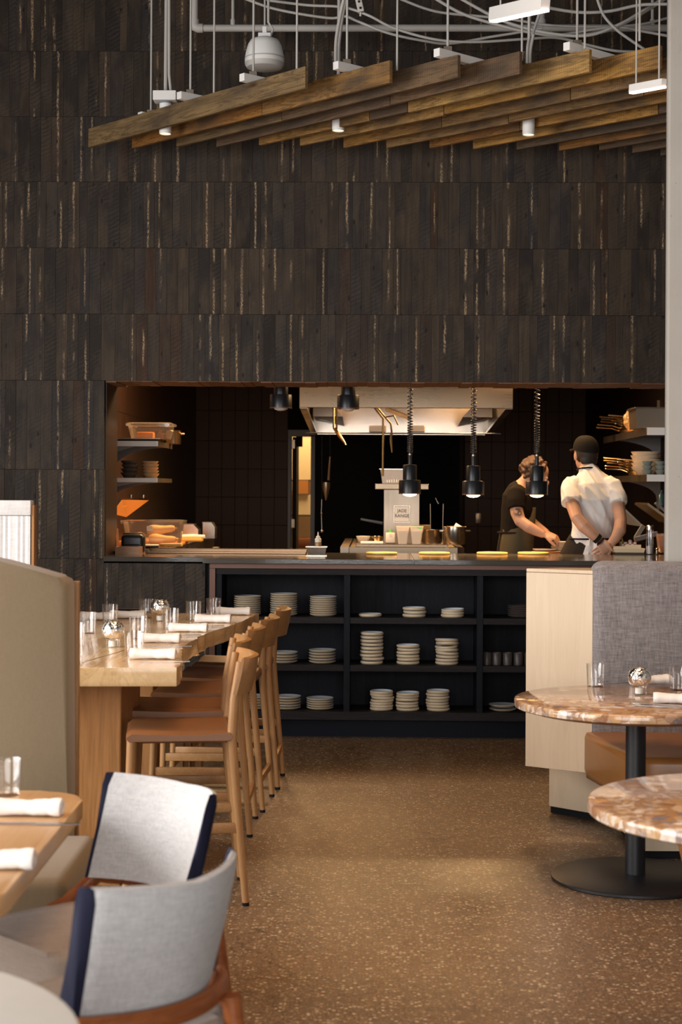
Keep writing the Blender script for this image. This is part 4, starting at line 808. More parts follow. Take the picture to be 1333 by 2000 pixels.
for i in range(4):
    frypan(Vector((RX+.15, RYF+.85+prng.uniform(-.02, .02), ru+.001+i*.022)), .12, .036, prng.uniform(-.2, .5), 'steel frying pan in the near upper right shelf stack, '+places[i if i < 3 else 4], MAT['pan'], 'pans on the right shelves')
for i in range(5):
    frypan(Vector((RX+.13, RYF+1.0+prng.uniform(-.03, .03), rlw+.001+i*.02)), .115, .034, prng.uniform(-.5, .3), 'steel frying pan stacked on the lower right shelf, '+places[i], MAT['pan'], 'pans on the right shelves')
for i in range(4): frypan(Vector((RX+.12, RYF+.52, rlw+.001+i*.02)), .075, .034, prng.uniform(-.5, .5), 'small saucepan beside the cream bowls on the lower shelf, '+places[i if i < 3 else 4], MAT['pan'], 'pans on the right shelves', 20)
bg = bowlm(.105, .06, MAT['cream']); ring_stack(bg, 5, .026, Vector((kp(1254, 900, RYF+.28).x+.035, RYF+.30, rlw)), 'serving_bowl', 'large cream bowl stacked on the lower right shelf', 'bowl', 'large cream bowls on the lower right shelf')
gb = bowlm(.037, .034, MAT['greyb'])
ring_stack(gb, 3, .030, Vector((kp(1266, 915, RYF+.06).x, RYF+.07, rlw)), 'grey_bowl', 'grey green bowl of the left small stack, right shelf', 'bowl', 'grey green bowls on the lower right shelf', .001)
ring_stack(gb, 3, .030, Vector((kp(1291, 915, RYF+.06).x, RYF+.07, rlw)), 'grey_bowl', 'grey green bowl of the stack beside the column', 'bowl', 'grey green bowls on the lower right shelf', .001)
# right prep station with raised lids
rs = thing('prep_station', 'steel prep station with raised lids on the right of the kitchen', 'counter', (0, 0, 0)); sx = kp(1215, 1060, 11.5).x; PR = 1.02
MB().box(sx, KXR-.002, 11.15, 13.4, .12, PR-.03).obj('body', MAT['steel'], rs, 0); MB().box(sx-.01, KXR-.002, 11.14, 13.4, PR-.03, PR, .003).obj('steel_top', MAT['polished'], rs, 0)
for yy in (11.3, 13.2): MB().lathe([(.03, 0), (.03, .12)], (sx+.06, yy, 0), 10).lathe([(.03, 0), (.03, .12)], (KXR-.1, yy, 0), 10).obj('feet', MAT['steel'], rs)
def slab4(a, b, y0, y1, t): return MB().rings([[Vector((a.x, y0, a.z)), Vector((b.x, y0, b.z)), Vector((b.x, y1, b.z)), Vector((a.x, y1, a.z))], [Vector((a.x+t*.7, y0, a.z+t)), Vector((b.x+t*.7, y0, b.z+t)), Vector((b.x+t*.7, y1, b.z+t)), Vector((a.x+t*.7, y1, a.z+t))]])
slab4(kp(1262, 986, 11.45), kp(1312, 1022, 11.45), 11.4, 11.95, .014).obj('raised_lid', MAT['pan'], rs, 0); slab4(kp(1279, 984, 11.38), kp(1308, 1008, 11.38), 11.34, 11.398, .012).obj('lid_edge', MAT['dull'], rs, 0)
slab4(kp(1217, 995, 12.0), kp(1252, 1028, 12.0), 11.97, 12.6, .012).obj('raised_lid', MAT['dull'], rs, 0)
MB().beam(kp(1258, 1026, 11.7), kp(1243, 1050, 11.7), .03, .03).obj('lid_hinge_arm', MAT['dull'], rs, 0); MB().beam(kp(1240, 1054, 11.4), kp(1285, 1042, 11.4), .04, .03).obj('lid_rail', MAT['dull'], rs, 0)
put(MB().lathe([(.02, 0), (.02, .075), (.008, .09), (.008, .11), (.001, .112)], n=16, cap1=False), 'sauce_bottle', plain('teal_glass_bottle', (.08, .20, .22), .2), 'teal bottle on the wall under the lower right shelf', 'bottle', loc=(kp(1293, 984, 11.62).x, 11.62, kp(1293, 988, 11.62).z))
# food on the pass where the dark shirted cook works
CZ = 1.06; ws = thing('work_table', 'steel work table under the hands of the dark shirted cook', 'table', (kp(1075, 1060, 11.55).x, 11.55, 0))
MB().box(-.16, .14, -.18, .3, CZ-.03, CZ, .003).obj('table_top', MAT['steel'], ws, 0)
for a_ in (-.14, .12):
    for b_ in (-.15, .27): MB().lathe([(.015, 0), (.015, CZ-.03)], (a_, b_, 0), 10).obj('leg', MAT['steel'], ws)
SPL = MB().lathe([(.062, 0), (.066, .002), (.082, .012), (.080, .014), (.06, .006), (.001, .005)], n=28, cap1=False).mesh('plate', MAT['cream'])
for i in range(7): link('dinner_plate', SPL, None, (kp(1100, 1050, 11.6).x, 11.62, CZ+i*.0105), 'cream plate stacked between the two cooks, '+('bottom one' if i == 0 else 'top one' if i == 6 else ORD[i+1]+' one up'), 'plate', 'plates between the cooks')
put(MB().lathe([(.095, 0), (.10, .003), (.10, .012), (.001, .013)], n=30, cap1=False), 'wooden_board', MAT['orange'], 'round orange board under the dark shirted cook\'s hands', 'board', loc=(kp(1068, 1060, 11.5).x, 11.5, CZ))
link('dinner_plate', SPL, None, (kp(1064, 1050, 11.5).x, 11.5, CZ+.014), 'cream plate being dressed by the dark shirted cook', 'plate', 'plates between the cooks')
# ================================================================== communal table, stools
TZ = .85
def tz(px, py): return on_z(px, py, TZ)
edge = [(345, 1304), (352, 1299), (354, 1290), (354, 1276), (357, 1264), (366, 1256), (384, 1246), (404, 1237), (430, 1228), (458, 1219), (484, 1208), (506, 1198)]
nl, fl = tz(-70, 1304), tz(163, 1197); erng = random.Random(3)
poly = [nl] + [tz(*e) for e in edge]; dense = []
for i, (a, b) in enumerate(zip(poly[1:], poly[2:])):
    for k in range(6):
        q = a.lerp(b, k/6); j = 0 if i < 2 else .006; dense.append((q.x+erng.uniform(-j, j), q.y))
poly2 = [(nl.x, nl.y)] + dense + [(poly[-1].x, poly[-1].y), (fl.x, fl.y)]
tc = Vector(((nl.x+dense[0][0])/2, (nl.y+fl.y)/2, 0))
ct = thing('communal_table', 'long pale slab table with live edge set for diners', 'table', tc)
lev = [(TZ-.068, .010), (TZ-.064, .002), (TZ-.05, 0), (TZ-.036, 0), (TZ-.022, 0), (TZ-.006, .001), (TZ-.001, .004), (TZ, .008)]
rings = []; cen = Vector((sum(p[0] for p in poly2)/len(poly2), sum(p[1] for p in poly2)/len(poly2)))
for z_, ins in lev:
    rg_ = []
    for i, (x, y) in enumerate(poly2):
        d = (cen-Vector((x, y))).normalized(); live = 1 if 9 < i < len(poly2)-2 else 0
        k = ins+live*((TZ-z_)*.28+.014*noise.noise(Vector((x*9, y*9, z_*30)))-.004)
        rg_.append(Vector((x+d.x*k-tc.x, y+d.y*k*.3-tc.y, z_-(.006*noise.noise(Vector((y*7, 3, 1))) if live and z_ < TZ-.06 else 0))))
    rings.append(rg_)
MB().rings(rings).obj('table_top', MAT['slab'], ct, 35)
def tblock(pxr, pxb, yf, dpt, nm):
    a = P(pxr, 1400, yf); MB().box(nl.x+.14-tc.x, a.x-tc.x, a.y-tc.y, a.y+dpt-tc.y, 0, TZ-.069, .006, 2).obj(nm, MAT['slabbase'], ct, 0)
tblock(237, 270, 6.16, .5, 'table_base'); tblock(300, 330, 7.75, .45, 'table_base')
a, b = tz(135, 1301), tz(248, 1269); MB().beam((a.x-tc.x, a.y-tc.y, TZ), (b.x-tc.x, b.y-tc.y, TZ), .004, .0012).obj('split_line', plain('dark_split', (.10, .05, .02), .8), ct, 0, label='dark split in the slab')

def make_stool():
    o = thing('bar_stool', '', 'stool', (0, 0, 0), 0, 'bar stools along the communal table')
    sz = .635
    for s in (-1, 1):
        MB().tube([(.225, s*.195, .012), (.185, s*.192, .45), (.172, s*.190, .60), (.180, s*.186, .74), (.200, s*.180, .875)], [.0125, .0165, .0175, .0165, .013], 12).obj('rear_leg', MAT['oak'], o)
        MB().tube([(-.205, s*.192, .012), (-.185, s*.188, .60)], [.0125, .018], 12).obj('front_leg', MAT['oak'], o)
        MB().beam((-.195, s*.19, .28), (.196, s*.193, .28), .018, .036, .003).obj('side_stretcher', MAT['oakh'], o)
        for x in (.2252, -.2052): MB().lathe([(.013, 0), (.013, .013)], (x, s*(.195 if x > 0 else .192), 0), 10).obj('foot_cap', MAT['black'], o)
    MB().beam((-.196, -.19, .22), (-.196, .19, .22), .018, .034, .003).obj('front_stretcher', MAT['oakh'], o)
    MB().beam((.213, -.19, .15), (.213, .19, .15), .018, .034, .003).obj('rear_stretcher', MAT['oakh'], o)
    # leather wrapped seat, dished across
    n = 10; rings = []
    for i in range(n+1):
        y = -.215+.43*i/n; d = .012*(1-(y/.215)**2); e = min(1, .35+3*(1-abs(y)/.215)) if abs(y) > .18 else 1
        zt, zb = sz-d, sz-.05-.3*d
        if abs(y) > .205: zt -= .012; zb += .012
        rings.append([Vector(v) for v in ((-.205, y, zb+.012), (-.195, y, zb), (.165, y, zb), (.175, y, zb+.012), (.175, y, zt-.012), (.165, y, zt), (.0, y, zt-.006), (-.185, y, zt), (-.205, y, zt-.014))])
    MB().rings(rings).obj('seat', MAT['seatlea'], o, 50)
    # curved backrest
    def arc(u, off, bulge=.055): 
        y = u*.205; return Vector((.188+bulge*(1-u*u)+off, y, 0))
    rings = []; n = 14
    for i in range(n+1):
        u = -1+2*i/n; t = .006+.011*(1-u*u); lean = .022
        rings.append([arc(u, -t)+Vector((-.006, 0, .762)), arc(u, t)+Vector((-.006, 0, .757)), arc(u, t)+Vector((lean*.5, 0, .83)), arc(u, t*.8)+Vector((lean, 0, .886)), arc(u, 0)+Vector((lean, 0, .892)), arc(u, -t*.8)+Vector((lean, 0, .886)), arc(u, -t)+Vector((lean*.5, 0, .83))])
    MB().rings(rings).obj('backrest', MAT['oakh'], o, 50)
    return o
st0 = make_stool(); cyw = lambda x, y: (x*math.cos(YAW)-y*math.sin(YAW), x*math.sin(YAW)+y*math.cos(YAW))
slab_ = ['nearest bar stool at the communal table, tan leather seat and curved back', 'second nearest bar stool at the communal table, back half hidden', 'middle bar stool of the five along the communal table', 'fourth bar stool along the communal table, next to the farthest', 'farthest bar stool along the communal table, nearest the plate shelves']
for i, (yn, xb, rz) in enumerate(((5.89, -.335, .11), (6.48, -.405, .05), (7.05, -.385, -.01), (7.59, -.356, -.07), (8.17, -.309, -.03))):
    # the near rear foot stands at (xb, yn) in camera plan
    c, s = math.cos(rz), math.sin(rz); lx, ly = .225, -.195
    x, y = cyw(xb-(lx*c-ly*s), yn-(lx*s+ly*c))
    o = st0 if i == 0 else dup(st0, (x, y, 0))
    o.location = (x, y, 0); o.rotation_euler = (0, 0, rz+YAW); o['label'] = slab_[i]

# ---- tableware
def tumbler_mesh(r=.0385, h=.094): return MB().lathe([(r*.86, 0), (r*.9, .0015), (r, h), (r*.965, h+.0008), (r*.94, h-.001), (r*.84, .010), (.001, .009)], n=32, cap1=False).mesh('tumbler', MAT['glass'])
TUM = tumbler_mesh()
def tumbler(p, label, group): return link('water_glass', TUM, None, p, label, 'glass', group)
def votive(p, label, group):
    o = thing('votive_holder', label, 'candle holder', p, 0, group)
    prof = [(.001, .034)] + [(.046*math.sin(a), .070-.046*math.cos(a)*.93) for a in [PI*k/12 for k in range(3, 10)]] + [(.0305, .103), (.029, .102), (.040, .085), (.043, .066), (.034, .042), (.001, .038)]
    MB().lathe(prof, n=32, cap0=False, cap1=False).obj('globe', MAT['votive'], o)
    MB().lathe([(.026, 0), (.028, .002), (.0275, .03), (.030, .036), (.001, .037)], n=24, cap1=False).obj('foot', MAT['glass'], o)
    MB().lathe([(.018, .004), (.018, .026), (.001, .027)], n=16, cap1=False).obj('candle', MAT['white2'], o)
    return o
def napkin_mesh(L=.19, seed=0):
    r_ = random.Random(seed); rings = []; n = 16; m = 20
    for i in range(n+1):
        u = i/n; x = -L/2+L*u; e = 1-.20*math.sin(u*PI)**.8+.04*r_.uniform(-1, 1); end = .93 if i in (0, n) else 1
        ring = []
        for k in range(m):
            a = 2*PI*k/m; ry, rz = .036*e*end, .0245*e*end
            y = ry*math.cos(a); z = rz*math.sin(a); z = max(z, -rz*.72)
            z += .0025*noise.noise(Vector((x*26, a*1.3, seed)))
            ring.append(Vector((x, y*(1+.06*noise.noise(Vector((x*18, 2, seed+k*.1)))), z+.0178)))
        rings.append(ring)
    mb = MB().rings(rings)
    return mb
def napkin_set():
    mb = napkin_mesh(.172, 1); me = mb.mesh('napkin_roll', MAT['napkin'], 60)
    sp = []
    for k in range(46):
        a = k*.42; f = 1-k/50; sp.append((.0865, .031*f*math.cos(a), .0175+.018*f*math.sin(a)))
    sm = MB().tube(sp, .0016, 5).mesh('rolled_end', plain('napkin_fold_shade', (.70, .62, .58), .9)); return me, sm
NAP, NSP = napkin_set()
def napkin(p, label, group, rz=0.0):
    o = thing('napkin_roll', label, 'napkin', p, rz, group); link('cloth_roll', NAP, o); link('rolled_end', NSP, o); return o
forkm = MB()
forkm.beam((-.095, 0, .003), (.03, 0, .004), .007, .0022); forkm.box(.03, .06, -.010, .010, .003, .0055)
for k in range(4): forkm.box(.06, .095, -.010+k*.0055, -.0075+k*.0055, .003, .005)
CUT = steel('cutlery_steel', (.34, .33, .32), .3)
FORK = forkm.mesh('fork', CUT, 0)
KNF = MB().beam((-.1, 0, .003), (.0, 0, .004), .010, .003, .001).beam((0, 0, .0035), (.105, .002, .003), .015, .0018).mesh('knife', CUT, 0)
gl = [((171, 1237), 'water glass nearest the beige banquette among the left row on the slab table'), ((215, 1219), 'water glass in front of the two left napkins on the slab table'), ((285, 1207), 'water glass just left of the far silver candle holder'), ((333, 1228), 'water glass just right of the far silver candle holder'), ((378, 1212), 'water glass by the fourth right-hand napkin of the slab table'), ((270, 1247), 'water glass behind the second nearest right-hand napkin'), ((262, 1281), 'water glass behind the nearest right-hand napkin on the slab table'), ((417, 1205), 'water glass at the far end of the slab table'), ((148, 1262), 'water glass half hidden by the beige banquette, farther one'), ((141, 1297), 'water glass half hidden by the beige banquette, nearer one')]
for q, lab in gl: tumbler(tz(*q), lab, 'water glasses on the slab table')
votive(tz(221, 1264), 'silver mercury glass candle holder near the middle of the slab table', 'candle holders on the slab table'); votive(tz(313, 1213), 'silver mercury glass candle holder at the far half of the slab table', 'candle holders on the slab table')
nn = [((299, 1287), 'rolled white napkin at the near right place of the slab table', -.02), ((312, 1255), 'rolled white napkin at the second right place of the slab table', -.05), ((368, 1234), 'rolled white napkin at the third right place of the slab table', -.05), ((416, 1216), 'rolled white napkin at the fourth right place of the slab table', -.04), ((456, 1201), 'rolled white napkin at the far right corner of the slab table', -.03), ((190, 1211), 'rolled white napkin at the left side behind the first glass', .0), ((249, 1208), 'rolled white napkin at the far left side of the slab table', .03), ((118, 1226), 'rolled white napkin mostly hidden behind the beige banquette', .0)]
for q, lab, rz in nn: napkin(tz(*q), lab, 'rolled napkins on the slab table', rz+YAW)
for q, lab, rz in (((322, 1293), 'fork beside the nearest right-hand napkin', .05), ((330, 1263), 'fork beside the second right-hand napkin', .05), ((352, 1242), 'fork beside the third right-hand napkin', .3), ((400, 1224), 'fork beside the fourth right-hand napkin', .3)):
    link('table_fork', FORK, None, tz(*q)+Vector((0, -.012, 0)), lab, 'fork', 'forks on the slab table', rot=(0, 0, rz))
o = thing('black_folded_cloth', 'black folded cloth with plates at the far left of the slab table', 'cloth', tz(250, 1199)); MB().box(-.09, .09, -.04, .05, 0, .02, .008, 3).obj('cloth', MAT['navy'], o); MB().box(-.07, .06, -.03, .04, .0205, .027, .003).obj('top_fold', MAT['navy'], o)

# ================================================================== right booth and marble tables
FZ = .694
def marble_table(px, py, label, r=.468):
    c = on_z(px, py, FZ); o = thing('marble_table', label, 'table', (c.x, c.y, 0), .6, 'round marble tables')
    MB().lathe([(r-.03, FZ-.034), (r-.006, FZ-.033), (r-.001, FZ-.029), (r, FZ-.006), (r-.002, FZ-.002), (r-.006, FZ), (.001, FZ)], n=72, cap1=False).obj('marble_top', MAT['marble'], o)
    MB().lathe([(r-.05, FZ-.045), (r-.03, FZ-.0365)], n=48).obj('under_disc', MAT['oak'], o)
    MB().lathe([(.039, .02), (.039, FZ-.046)], n=28).obj('pedestal', MAT['blackmetal'], o)
    MB().lathe([(.318, 0), (.322, .004), (.322, .012), (.315, .016), (.06, .022), (.041, .024), (.001, .025)], n=64, cap1=False).obj('base_plate', MAT['blackmetal'], o)
    return o
marble_table(1243, 1366, 'round brown marble table in front of the grey booth'); 
c2 = P(1506, 1563, 4.23); c2.z = FZ; t2 = project(c2); marble_table(t2[0], t2[1], 'nearer round brown marble table cut off by the right edge')
def fz(px, py): return on_z(px, py, FZ)
tumbler(fz(1164, 1341), 'water glass at the left of the far marble table', 'glasses on the marble table'); tumbler(fz(1325, 1348), 'water glass at the right edge of the far marble table', 'glasses on the marble table')
votive(fz(1250, 1356), 'silver mercury glass candle holder on the marble table', 'candle holder on the marble table')
napkin(fz(1272, 1337), 'rolled white napkin behind the marble table candle holder', 'napkins on the marble table', .3); napkin(fz(1322, 1374), 'rolled white napkin at the front right of the marble table', 'napkins on the marble table', -.15)
link('table_fork', FORK, None, fz(1283, 1377), 'fork pointing left beside the front marble table napkin', 'fork', 'forks on the marble table', rot=(0, 0, PI-.35))
link('table_knife', KNF, None, fz(1290, 1381), 'knife beside the fork on the front of the marble table', 'knife', None, rot=(0, 0, PI-.30)); link('table_fork', FORK, None, fz(1213, 1336), 'dark looking fork at the back of the marble table', 'fork', 'forks on the marble table', rot=(0, 0, .5))
# booth A : far side of the first table
def cp2(x, y): return Vector((*cyw(x, y), 0))
def booth(label, x0, yb, yf, x1, front, panel, base, grp='leather seated booths'):
    """back cushion face at yb, seat front edge at yf; front=-1 faces the camera, +1 faces away"""
    b0 = cp2(x0, yb); o = thing('booth', label, 'booth', b0, YAW, grp); w = x1-x0; d = abs(yf-yb); s = front
    def yb_(t): return s*t
    ys = sorted((yb_(-.02), yb_(-.16)))
    MB().box(.0, w, ys[0], ys[1], .40, 1.19, .05, 4).obj('back_cushion', MAT['greyfab'], o, 45, label='grey woven back cushion')
    n = MB(); poly = [(-.03, 0.0), (.055, d*.97), (.085, d), (w, d), (w, -.05), (-.03, -.05)]
    n.prism([(x, s*y) for x, y in poly], .255, .45, .03, 4).obj('seat', MAT['leather'], o, 45, label='tan leather seat')
    ys = sorted((yb_(-.12), yb_(d-.24)))
    MB().box(.12, w, ys[0], ys[1], .035, .254).obj('seat_base', MAT['maple'], o, 0); MB().box(.14, w, ys[0]+.015, ys[1]-.015, 0, .035).obj('toe_strip', MAT['black'], o, 0)
    if panel:
        e = [Vector((p_[0], p_[1])) for p_ in panel]
        MB().prism([(v.x, v.y) for v in e], .264, 1.132, .001, 1).obj('end_panel', MAT['maple'], o, 0); MB().prism([(v.x, v.y) for v in e], 1.1335, 1.149, .002, 1).obj('top_cap', MAT['maple'], o, 0)
        MB().prism([(v[0], v[1]) for v in base], .035, .263, .001, 1).obj('plinth', MAT['maple'], o, 0); MB().prism([(v[0]+.01, v[1]+.02) for v in base], 0, .035).obj('plinth_toe', MAT['black'], o, 0)
    return o
X0 = 1.10; YBK = 7.10
def lp(x, y): return (x-X0, y-YBK)
booth('grey and tan leather booth with pale maple end panel behind the marble table', X0, YBK, 6.42, 2.6, -1, [lp(.833, 7.335), lp(1.102, 7.155), lp(1.102, 7.265), lp(1.42, 7.265), lp(1.42, 7.38), lp(1.0, 7.42)], [lp(.974, 7.60), lp(1.206, 7.37), lp(1.40, 7.37), lp(1.40, 7.44), lp(1.14, 7.66)])
booth('tan leather booth seat at the right edge between the two marble tables', 1.13, 5.18, 5.78, 2.4, 1, None, None)

# ================================================================== left banquette, linen screen, near tables
b0 = P(60, 1900, 5.05); bq = thing('banquette', 'beige upholstered banquette with high back left of the slab table', 'banquette', (b0.x, b0.y, 0), YAW)
def lq(px, py, d=5.05): v = P(px, py, d)-P(60, py, d); return v.length*(1 if px > 60 else -1), P(px, py, d).z
pr_ = [lq(-260, 1060), lq(-120, 1073), lq(0, 1096), lq(60, 1112), lq(112, 1127), lq(126, 1133), lq(131, 1142), lq(132, 1560)]
pr_ = [(x, z) for x, z in pr_] + [(pr_[-1][0], .30), (pr_[0][0], .30)]
q = MB().prism(pr_, -.02, .13, .028, 4); q.xf(Matrix(((1, 0, 0, 0), (0, 0, 1, 0), (0, 1, 0, 0), (0, 0, 0, 1)))); q.obj('back_cushion', MAT['beige'], bq, 45)
xr = lq(137, 1300)[0]; MB().box(xr-.02, xr, .131, .16, .0, lq(137, 1140)[1], .002, 1).box(-.5, xr-.02, .135, .15, .0, 1.18).obj('back_board', MAT['oak'], bq, 0)
sr = P(186, 1632, 4.98); sxr = sr.x-b0.x+.005
MB().box(-.55, sxr, -.62, -.03, .27, .44, .035, 4).obj('seat', MAT['beige'], bq, 45); MB().box(-.5, sxr-.06, -.5, .12, .0, .268).obj('seat_base', MAT['darkplate'], bq, 0)
# linen screen
sc = P(-40, 1200, 7.6); ls = thing('linen_screen', 'white pleated linen screen at the left edge behind the beige banquette', 'screen', (sc.x, sc.y, 0), YAW)
rx = P(62, 1000, 7.6).x-sc.x; zt_ = P(30, 977, 7.6).z; n = 60
rings = []
for i in range(n+1):
    x = -.45+(rx+.45)*i/n; d = .006*abs(math.sin(i*1.35))
    rings.append([Vector((x, -.03-d, .05)), Vector((x, -.03-d, zt_-.072)), Vector((x, .03, zt_-.072)), Vector((x, .03, .05))])
MB().rings(rings).obj('pleated_cloth', MAT['linen'], ls, 0); MB().box(-.45, rx+.003, -.042, .04, zt_-.07, zt_, .006).obj('top_band', MAT['linen'], ls)
MB().box(rx+.004, rx+.018, -.03, .03, 0, zt_-.02, .002, 1).obj('edge_post', MAT['slabbase'], ls, 0); MB().box(-.45, rx, -.025, .025, 0, .049).obj('foot_rail', MAT['oak'], ls, 0)
# near oak table
NZ = .70
def nz(px, py): return on_z(px, py, NZ)
tcn = cp2(-1.02, 3.70); nt = thing('oak_dining_table', 'rounded oak dining table in the left foreground', 'table', (tcn.x, tcn.y, 0), YAW)
def rrect(x0, x1, y0, y1, r, n=8):
    out = []
    for cx_, cy_, a0 in ((x1-r, y1-r, 0), (x0+r, y1-r, PI/2), (x0+r, y0+r, PI), (x1-r, y0+r, 1.5*PI)): out += [(cx_+r*math.cos(a0+PI/2*k/n), cy_+r*math.sin(a0+PI/2*k/n)) for k in range(n+1)]
    return out
MB().prism(rrect(-.42, .362, -.60, .62, .13), NZ-.045, NZ, .008, 3).obj('table_top', MAT['tablewood'], nt, 30)
MB().lathe([(.04, .02), (.04, NZ-.046)], (-.1, 0, 0), 24).obj('pedestal', MAT['blackmetal'], nt); MB().lathe([(.26, 0), (.26, .012), (.05, .02)], (-.1, 0, 0), 48).obj('base_plate', MAT['blackmetal'], nt)
napkin(nz(52, 1592), 'rolled white napkin at the far side of the foreground oak table', 'napkins on the oak table', -.02); napkin(nz(-14, 1696), 'rolled white napkin at the near side of the foreground oak table', 'napkins on the oak table', .05)
link('table_knife', KNF, None, nz(70, 1611)+Vector((0, -.0, 0)), 'knife lying before the far napkin on the oak table', 'knife', None, rot=(0, 0, .0))
tumbler(nz(12, 1553), 'water glass on the foreground oak table at the left edge', 'glass on the oak table')
# pale round table in the very near corner
c_ = cp2(-.838, 2.27); pt_ = thing('pale_round_table', 'pale round tabletop cut off in the bottom left corner', 'table', (c_.x, c_.y, 0))
MB().lathe([(.46, .685), (.475, .69), (.48, .705), (.475, .718), (.468, .72), (.001, .72)], n=64, cap1=False).obj('table_top', plain('pale_laminate', (.76, .73, .68), .5), pt_)
MB().lathe([(.04, .02), (.04, .685)], n=24).obj('pedestal', MAT['blackmetal'], pt_); MB().lathe([(.26, 0), (.26, .012), (.05, .02)], n=48).obj('base_plate', MAT['blackmetal'], pt_)

# ---- upholstered dining chairs
def make_chair(label, lean=.07):
    o = thing('dining_chair', label, 'chair', (0, 0, 0), 0, 'grey dining chairs at the oak table')
    W, n = .207, 18; zb, zt = .535, .772
    def sect(u, w0=W):
        x = u*w0; yc = .015-.085*u*u; th = .030-.006*abs(u)
        pts = []
        for f, (a, z) in enumerate(((-1, zb), (1, zb), (1, zb+.1), (1, (zb+zt)/2), (.95, zt-.03), (.4, zt-.004), (-.4, zt), (-.95, zt-.03), (-1, (zb+zt)/2), (-1, zb+.1))):
            q = (z-zb)/(zt-zb); pts.append(Vector((x*(.93+.07*q), yc+a*th*(1-.35*q)+lean*q, z+ (.012*abs(u) if z > .7 else 0))))
        return pts
    MB().rings([sect(-.94+1.88*i/n) for i in range(n+1)]).obj('back_cushion', MAT['chairfab'], o, 60)
    for s in (-1, 1):
        MB().rings([sect(s*.942), sect(s*.975), [v.lerp(Vector((sum((p.x for p in sect(s*1.0)), 0)/10, sum((p.y for p in sect(s*1.0)), 0)/10, v.z)), .35) for v in sect(s*1.0)]]).obj('side_band', MAT['navy'], o, 60)
    # seat
    MB().prism(rrect(-.215, .215, -.41, .03, .09), .385, .475, .03, 4).obj('seat', MAT['chairseat'], o, 45)
    # bent rail under the back and down the sides
    rail = []
    for k in range(21):
        u = -1.06+2.12*k/20; rail.append(Vector((u*W*.97, .060-.085*u*u, .525)))
    rail = [Vector((-.212, -.30, .43)), Vector((-.222, -.12, .47))] + rail + [Vector((.222, -.12, .47)), Vector((.212, -.30, .43))]
    MB().tube(rail, [(.020, .013)]*len(rail), 10, side=(0, 0, 1)).obj('bent_rail', MAT['walnut'], o, 60)
    for sx in (-1, 1):
        MB().tube([(sx*.145, .045, .515), (sx*.165, .075, .25), (sx*.185, .12, 0)], [.020, .018, .012], 10).obj('rear_leg', MAT['walnut'], o)
        MB().tube([(sx*.200, -.33, .43), (sx*.205, -.35, 0)], [.019, .012], 10).obj('front_leg', MAT['walnut'], o)
        MB().beam((sx*.18, -.33, .405), (sx*.155, .055, .405), .022, .04, .004).obj('seat_rail', MAT['walnut'], o)
    return o
cha = make_chair('pale grey upholstered chair facing us at the oak table'); x, y = cyw(-.381, 4.037); cha.rotation_euler = (0, 0, math.radians(-46)+YAW)
f = Vector((math.sin(cha.rotation_euler.z), -math.cos(cha.rotation_euler.z))); cha.location = (x+f.x*.075, y+f.y*.075, 0)
chb = dup(cha, (0, 0, 0), math.radians(233)+YAW, 'pale grey upholstered chair in the foreground, seen from behind'); x, y = cyw(-.272, 3.05)
f = Vector((math.sin(chb.rotation_euler.z), -math.cos(chb.rotation_euler.z))); chb.location = (x+f.x*.075, y+f.y*.075, 0)
# ================================================================== hanging timber raft, lights, pipes and cables
def mat_raft():
    t = NT('reclaimed_raft_board'); oi = t.n('ObjectInfo'); v = t.n('VectorMath', operation='ADD'); t.set(v, 0, t.coord('Object', (1.6, 20, 20)))
    cm = t.n('CombineXYZ'); [t.set(cm, k, t.mathn('MULTIPLY', oi.outputs['Random'], m_)) for k, m_ in ((0, 40.0), (1, 23.0))]; t.set(v, 1, cm)
    g_ = t.noise(v.outputs[0], 1.0, 5, .6, 1.5); ring = t.mathn('ABSOLUTE', t.mathn('SUBTRACT', t.mathn('FRACT', t.mathn('MULTIPLY', g_, 6.0)), .5))
    big = t.noise(t.coord('Object', (2.2, 6, 6)), 1.0, 4)
    c = t.mix(t.ramp(ring, [(.05, .55), (.3, 0.0)]), oi.outputs['Color'], (.05, .025, .010)); c = t.mix(t.ramp(big, [(.45, 0.0), (.7, .75)]), c, (.055, .042, .032))
    saw = t.n('TexWave', {'Vector': t.coord('Object', (1, .25, .25)), 'Scale': 26.0, 'Distortion': 2.5, 'Detail': 2.0}, bands_direction='X').outputs[1]
    c = t.mix(t.mathn('MULTIPLY', saw, .28), c, (.06, .032, .014))
    kn = t.n('TexVoronoi', {'Vector': t.coord('Object', (2.6, 9, 9)), 'Scale': 1.0}).outputs[0]; c = t.mix(t.ramp(kn, [(.06, .9), (.16, 0.0)]), c, (.04, .012, .006))
    t.bump(t.mathn('ADD', ring, saw), .25, .004); c = t.mix(.06, c, (.02, .012, .006)); return t.b(base=c, rough=.6, spec=.2)
RAFT = mat_raft(); ZB_, ZT_ = 3.50, 3.61
lefts = [(175, 289), (260, 290), (347, 287), (425, 287), (508, 284), (588, 284), (673, 289), (757, 289), (841, 290), (926, 291), (1011, 292), (1094, 294), (1172, 295), (1237, 300), (1292, 306)]
rights = [(600, 130), (765, 117), (898, 107), (1019, 100), (1155, 95)]
ends = []
for i, l in enumerate(lefts):
    a = on_z(*l, ZB_)
    if i < 5: b = on_z(*rights[i], ZT_); ends.append((a, Vector((b.x, b.y, ZB_))))
    else:
        p5 = ends[4][1]; d5 = ends[4][1]-ends[3][1]; ends.append((a, p5+d5*(i-4)))
raft = thing('hanging_timber_raft', 'hanging raft of staggered reclaimed timber boards under the ceiling', 'ceiling raft', (ends[0][0].x, ends[0][0].y, ZB_)); RO = raft.location.copy()
tones = [(.24, .135, .05), (.36, .18, .045), (.14, .090, .052), (.46, .235, .055), (.32, .14, .035), (.12, .08, .05), (.30, .17, .065)]
